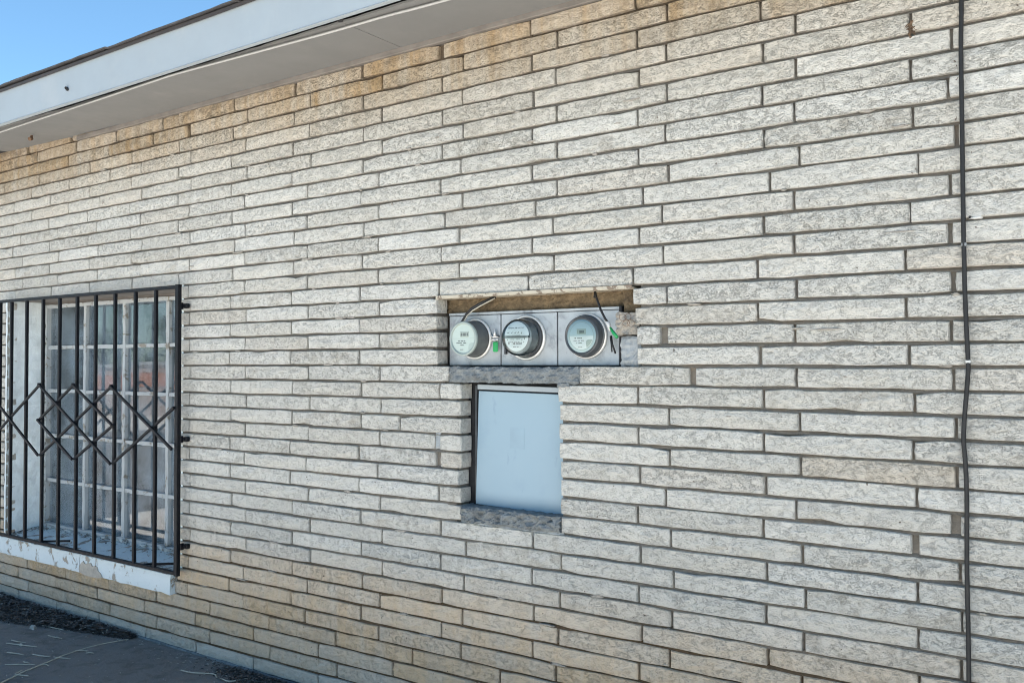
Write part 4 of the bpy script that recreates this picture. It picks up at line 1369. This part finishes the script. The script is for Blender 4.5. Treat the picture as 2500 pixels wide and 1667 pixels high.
# ------------------------------------------------------------------ hanging cable at the right, with clips
cab = [(3.186, 2.74), (3.186, 2.449), (3.183, 2.324), (3.183, 2.157), (3.183, 1.949), (3.183, 1.797), (3.184, 1.70), (3.184, 1.654), (3.187, 1.53), (3.190, 1.44), (3.189, 1.407), (3.184, 1.345), (3.178, 1.275), (3.176, 1.222), (3.179, 1.179), (3.182, 1.077), (3.180, .873), (3.181, .71), (3.181, .561), (3.18, .3), (3.183, .02)]
def smoothp(P, k=4):
    out = []
    for i in range(len(P) - 1):
        p0 = Vector(P[max(0, i - 1)]); p1 = Vector(P[i]); p2 = Vector(P[i + 1]); p3 = Vector(P[min(len(P) - 1, i + 2)])
        for q in range(k):
            t = q / k
            out.append(.5 * ((2 * p1) + (p2 - p0) * t + (2 * p0 - 5 * p1 + 4 * p2 - p3) * t * t + (3 * p1 - p0 - 3 * p2 + p3) * t ** 3))
    out.append(Vector(P[-1]))
    return out
cable = empty('black_cable', (3.183, -.012, .02))
tag(cable, 'black cable running straight down the wall at the right', 'cable')
m = MB(); m.tube(smoothp([(x, -.0135, z) for x, z in cab]), .0062, 9)
m.build('cable_sheath', 'cable', cable, smooth=True)
m = MB(); m.bevbox(3.184, 3.197, -.0195, -.001, 1.438, 1.446, .001); m.build('cable_clip', 'clip', cable)
m = MB(); m.bevbox(3.178, 3.190, -.0190, -.001, 1.760, 1.769, .001); m.build('cable_clip', 'patch', cable)
q = blob(3.212, 1.838, .045, .011, .005, 61); q.build('mortar_smear', 'clip', wall)
q = blob(3.198, 1.841, .014, .010, .004, 62); q.build('joint_hole', 'void', wall)

# wire along the soffit
sp = [(-4.8, -.30, 2.731), (-2.6, -.305, 2.731), (-1.608, -.333, 2.731), (-1.0, -.345, 2.731), (-.45, -.356, 2.731), (-.103, -.366, 2.730), (.093, -.368, 2.730), (.45, -.350, 2.730), (.749, -.337, 2.729), (1.03, -.325, 2.728), (1.308, -.318, 2.728), (1.553, -.305, 2.727), (2.4, -.27, 2.729), (4.0, -.24, 2.730), (6.2, -.22, 2.731)]
m = MB(); m.tube(smoothp(sp, 5), .0050, 8)
tag(m.build('soffit_wire', 'wire_white', None, smooth=True), 'pale grey wire strung along the underside of the eave', 'wire')

# brown dried nest plugging a joint near the top right
rg = random.Random(21)
m = MB()
for k in range(34):
    a = rg.uniform(0, 6.28); ln = rg.uniform(.006, .020)
    c = Vector((3.052 + rg.gauss(0, .004), .004, 2.402 + rg.gauss(0, .010)))
    d = Vector((math.cos(a) * .7, -rg.uniform(.1, .7), math.sin(a))).normalized() * ln
    m.tube([c, c + d * .5 + Vector((0, 0, .002)), c + d], [.0035, .0028, .0008], 5)
tag(m.build('dried_nest', 'nest', None), 'small spiky brown dried nest stuck in a wall joint near the eave', 'nest')

# ------------------------------------------------------------------ litter on the asphalt
def gz(x, y): return noise.noise(Vector((x * 1.3, y * 1.3, 2))) * 0.006 + noise.noise(Vector((x * 5, y * 5, 7))) * 0.0025
rg = random.Random(77)
m = MB()
def leaf(m, x, y, z, s, rg):
    a = rg.uniform(0, 6.28); w_ = s * rg.uniform(.15, .45)
    t = Vector((math.cos(a), math.sin(a), rg.uniform(-.2, .35))); n_ = Vector((-math.sin(a), math.cos(a), rg.uniform(-.4, .4)))
    c = Vector((x, y, z))
    b = c + Vector((0, 0, rg.uniform(.001, .006)))
    m.add([c - t * s, b - n_ * w_, c + t * s, b + n_ * w_], [(0, 1, 2), (0, 2, 3)])
for k in range(7000):
    u = rg.random()
    if u < .80:
        x = -3.2 + 2.45 * rg.random() ** .8
        wd = max(.03, min(.27, (-0.62 - x) * .26))
        y = -.022 - wd * rg.random() ** 1.3
        hz = .020 * max(0, 1 - (-y - .02) / wd)
    else:
        x = rg.gauss(.33, .16); y = -.03 - abs(rg.gauss(0, .05)); hz = .012
    z = gz(x, y) + .003 + rg.random() * hz
    leaf(m, x, y, z, rg.uniform(.005, .020), rg)
for k in range(900):
    x = -3.0 + 2.2 * rg.random() ** .8
    wd = max(.03, min(.26, (-0.66 - x) * .26)); y = -.022 - wd * rg.random()
    leaf(m, x, y, gz(x, y) + .012 + rg.random() * .014, rg.uniform(.014, .030), rg)
o = m.build('leaf_litter', 'asphalt_bits')
tag(o, 'dark heap of dead leaves and mulch along the wall foot', 'leaf litter', kind='stuff')
m = MB()
for k in range(420):
    x = rg.uniform(-2.6, .6); y = -.02 - rg.random() ** 1.4 * .9
    if rg.random() < .45: y = -.03 - abs(rg.gauss(0, .1))
    leaf(m, x, y, gz(x, y) + .006 + (.016 if y > -.15 and x < -.9 else 0), rg.uniform(.003, .011), rg)
tag(m.build('chaff', 'leafpale'), 'scattered pale chaff and leaf flakes on the asphalt', 'leaf litter', kind='stuff')

# single straws: positions read from the photograph's pavement
ST = [((-1.60, -.35), (-1.44, -.40)), ((-1.36, -.20), (-1.18, -.175)), ((-1.16, -.27), (-1.05, -.255)), ((-1.24, -.42), (-1.13, -.40)), ((-1.21, -.46), (-1.02, -.40)), ((-.92, -.47), (-.81, -.44)),
      ((-.80, -.32), (-.74, -.285)), ((-.72, -.31), (-.685, -.29)), ((-.88, -.62), (-.76, -.54)), ((-.73, -.52), (-.69, -.51)), ((-1.42, -.44), (-1.38, -.50)), ((-.78, -.43), (-.70, -.40)), ((-1.05, -.53), (-.95, -.50)), ((-.85, -.55), (-.80, -.545))]
for k, ((xa, ya), (xb, yb)) in enumerate(ST):
    m = MB(); mx, my = (xa + xb) / 2 + rg.uniform(-.006, .006), (ya + yb) / 2 + rg.uniform(-.006, .006)
    m.tube([(xa, ya, gz(xa, ya) + .005), (mx, my, gz(mx, my) + .006), (xb, yb, gz(xb, yb) + .005)], [.0022, .0026, .0018], 6)
    tag(m.build('straw', 'straw'), 'short pale dry straw lying flat on the dark asphalt', 'straw', 'short straws on the asphalt')
lt = [(-.62, -.78), (-.66, -.70), (-.70, -.615), (-.735, -.50), (-.77, -.40), (-.79, -.30), (-.785, -.20), (-.755, -.10), (-.742, -.065)]
m = MB(); m.tube(smoothp([(x, y, gz(x, y) + .007) for x, y in lt], 3), [.0042 - .0028 * i / 24 for i in range(25)], 6)
tag(m.build('long_twig', 'straw', smooth=True), 'long thin curved dry twig on the asphalt pointing at the wall', 'twig')
for lab, pth in (('thin forked dry twig beside the dark clump at the wall foot', [(-.10, -.20), (-.03, -.19), (.06, -.14), (.11, -.16)]),
                 ('short crossed dry twig on the dark clump at the wall foot', [(.12, -.15), (.2, -.16), (.24, -.09)]),
                 ('small curled dry twig near the bottom left corner', [(-.72, -.62), (-.70, -.66), (-.66, -.655), (-.62, -.64)])):
    m = MB(); m.tube(smoothp([(x, y, gz(x, y) + .008) for x, y in pth], 4), .0028, 6)
    tag(m.build('dry_twig', 'straw', smooth=True), lab, 'twig')
for lab, x, y, s in (('pale curled dry leaf at the edge of the leaf heap', -1.36, -.25, .030), ('small pale stone on the asphalt among the straws', -1.12, -.43, .014)):
    q = blob(0, 0, s * 2, s * 1.2, s * .5, 7)
    q.v = [Vector((x + v.x, y + v.z, gz(x, y) + .004 - v.y)) for v in q.v]
    tag(q.build('dry_leaf' if 'leaf' in lab.split()[2:4] else 'pebble', 'leafpale'), lab, 'leaf' if 'curled' in lab else 'stone')

# ------------------------------------------------------------------ what the window mirrors: stand-in wall for an orange vehicle-like shape, and small trees
def standin_wall_part(x0, y0, x1, y1, h0, h1, t, mat, name, label, cat):
    a, b = Vector((x0, y0, 0)), Vector((x1, y1, 0))
    d = (b - a).normalized(); n_ = Vector((-d.y, d.x, 0)) * t / 2
    m = MB()
    vs = []
    for z in (h0, h1):
        for p_ in (a - n_, b - n_, b + n_, a + n_): vs.append((p_.x, p_.y, z))
    m.add(vs, [(0, 3, 2, 1), (4, 5, 6, 7), (0, 1, 5, 4), (1, 2, 6, 5), (2, 3, 7, 6), (3, 0, 4, 7)])
    return m
fw = empty('standin_wall', (-18.5, -9.8, 0))
tag(fw, 'low wall standing in for an orange shape mirrored in the window panes', 'wall')
for nm, mt, z0_, z1_, t_ in (('standin_base', 'kerbwall', -.02, .80, .25), ('standin_band', 'orange', .803, 1.16, .28), ('standin_course', 'kerbwall', 1.163, 1.36, .25), ('standin_cap', 'clip', 1.363, 1.45, .32)):
    standin_wall_part(-13, -15, -24, -4.6, z0_, z1_, t_, mt, '', '', '').build(nm, mt, fw)
def tree(x, y, h, seed, label):
    rg = random.Random(seed)
    t = empty('tree', (x, y, 0)); tag(t, label, 'tree', 'trees mirrored in the window')
    m = MB()
    m.tube([(x, y, -.05), (x + .05, y, h * .3), (x + rg.uniform(-.2, .2), y, h * .75)], [h * .035, h * .028, h * .008], 7)
    for k in range(6):
        a = rg.uniform(0, 6.28); z = h * rg.uniform(.3, .6)
        m.tube([(x, y, z), (x + math.cos(a) * h * .12, y + math.sin(a) * h * .12, z + h * .12), (x + math.cos(a) * h * .24, y + math.sin(a) * h * .24, z + h * .26)], [h * .014, h * .01, h * .004], 5)
    m.build('trunk', 'bark', t)
    m = MB()
    cl = [(rg.gauss(0, h * .17), rg.gauss(0, h * .17), h * rg.uniform(.35, .93), h * rg.uniform(.09, .17)) for _ in range(16)]
    for k in range(1500):
        cx, cy, cz, cr = rg.choice(cl)
        p_ = Vector((x + cx + rg.gauss(0, cr * .6), y + cy + rg.gauss(0, cr * .6), cz + rg.gauss(0, cr * .5)))
        a = Vector((rg.gauss(0, 1), rg.gauss(0, 1), rg.gauss(0, 1))).normalized() * h * .022
        b = Vector((rg.gauss(0, 1), rg.gauss(0, 1), rg.gauss(0, 1))).normalized() * h * .014
        m.add([p_ - a, p_ - b, p_ + a, p_ + b], [(0, 1, 2, 3)])
    m.build('crown', 'leaf', t)
for k, (x, y, h_) in enumerate(((-21, -17, 2.7), (-22.6, -14.6, 3.0), (-24.2, -13.2, 2.5), (-26.5, -11.0, 3.3), (-28.0, -9.4, 2.8), (-30.5, -7.5, 3.1), (-24.8, -16.5, 3.4))):
    tree(x, y, h_, 300 + k, ('dark small tree mirrored in the upper window panes'))
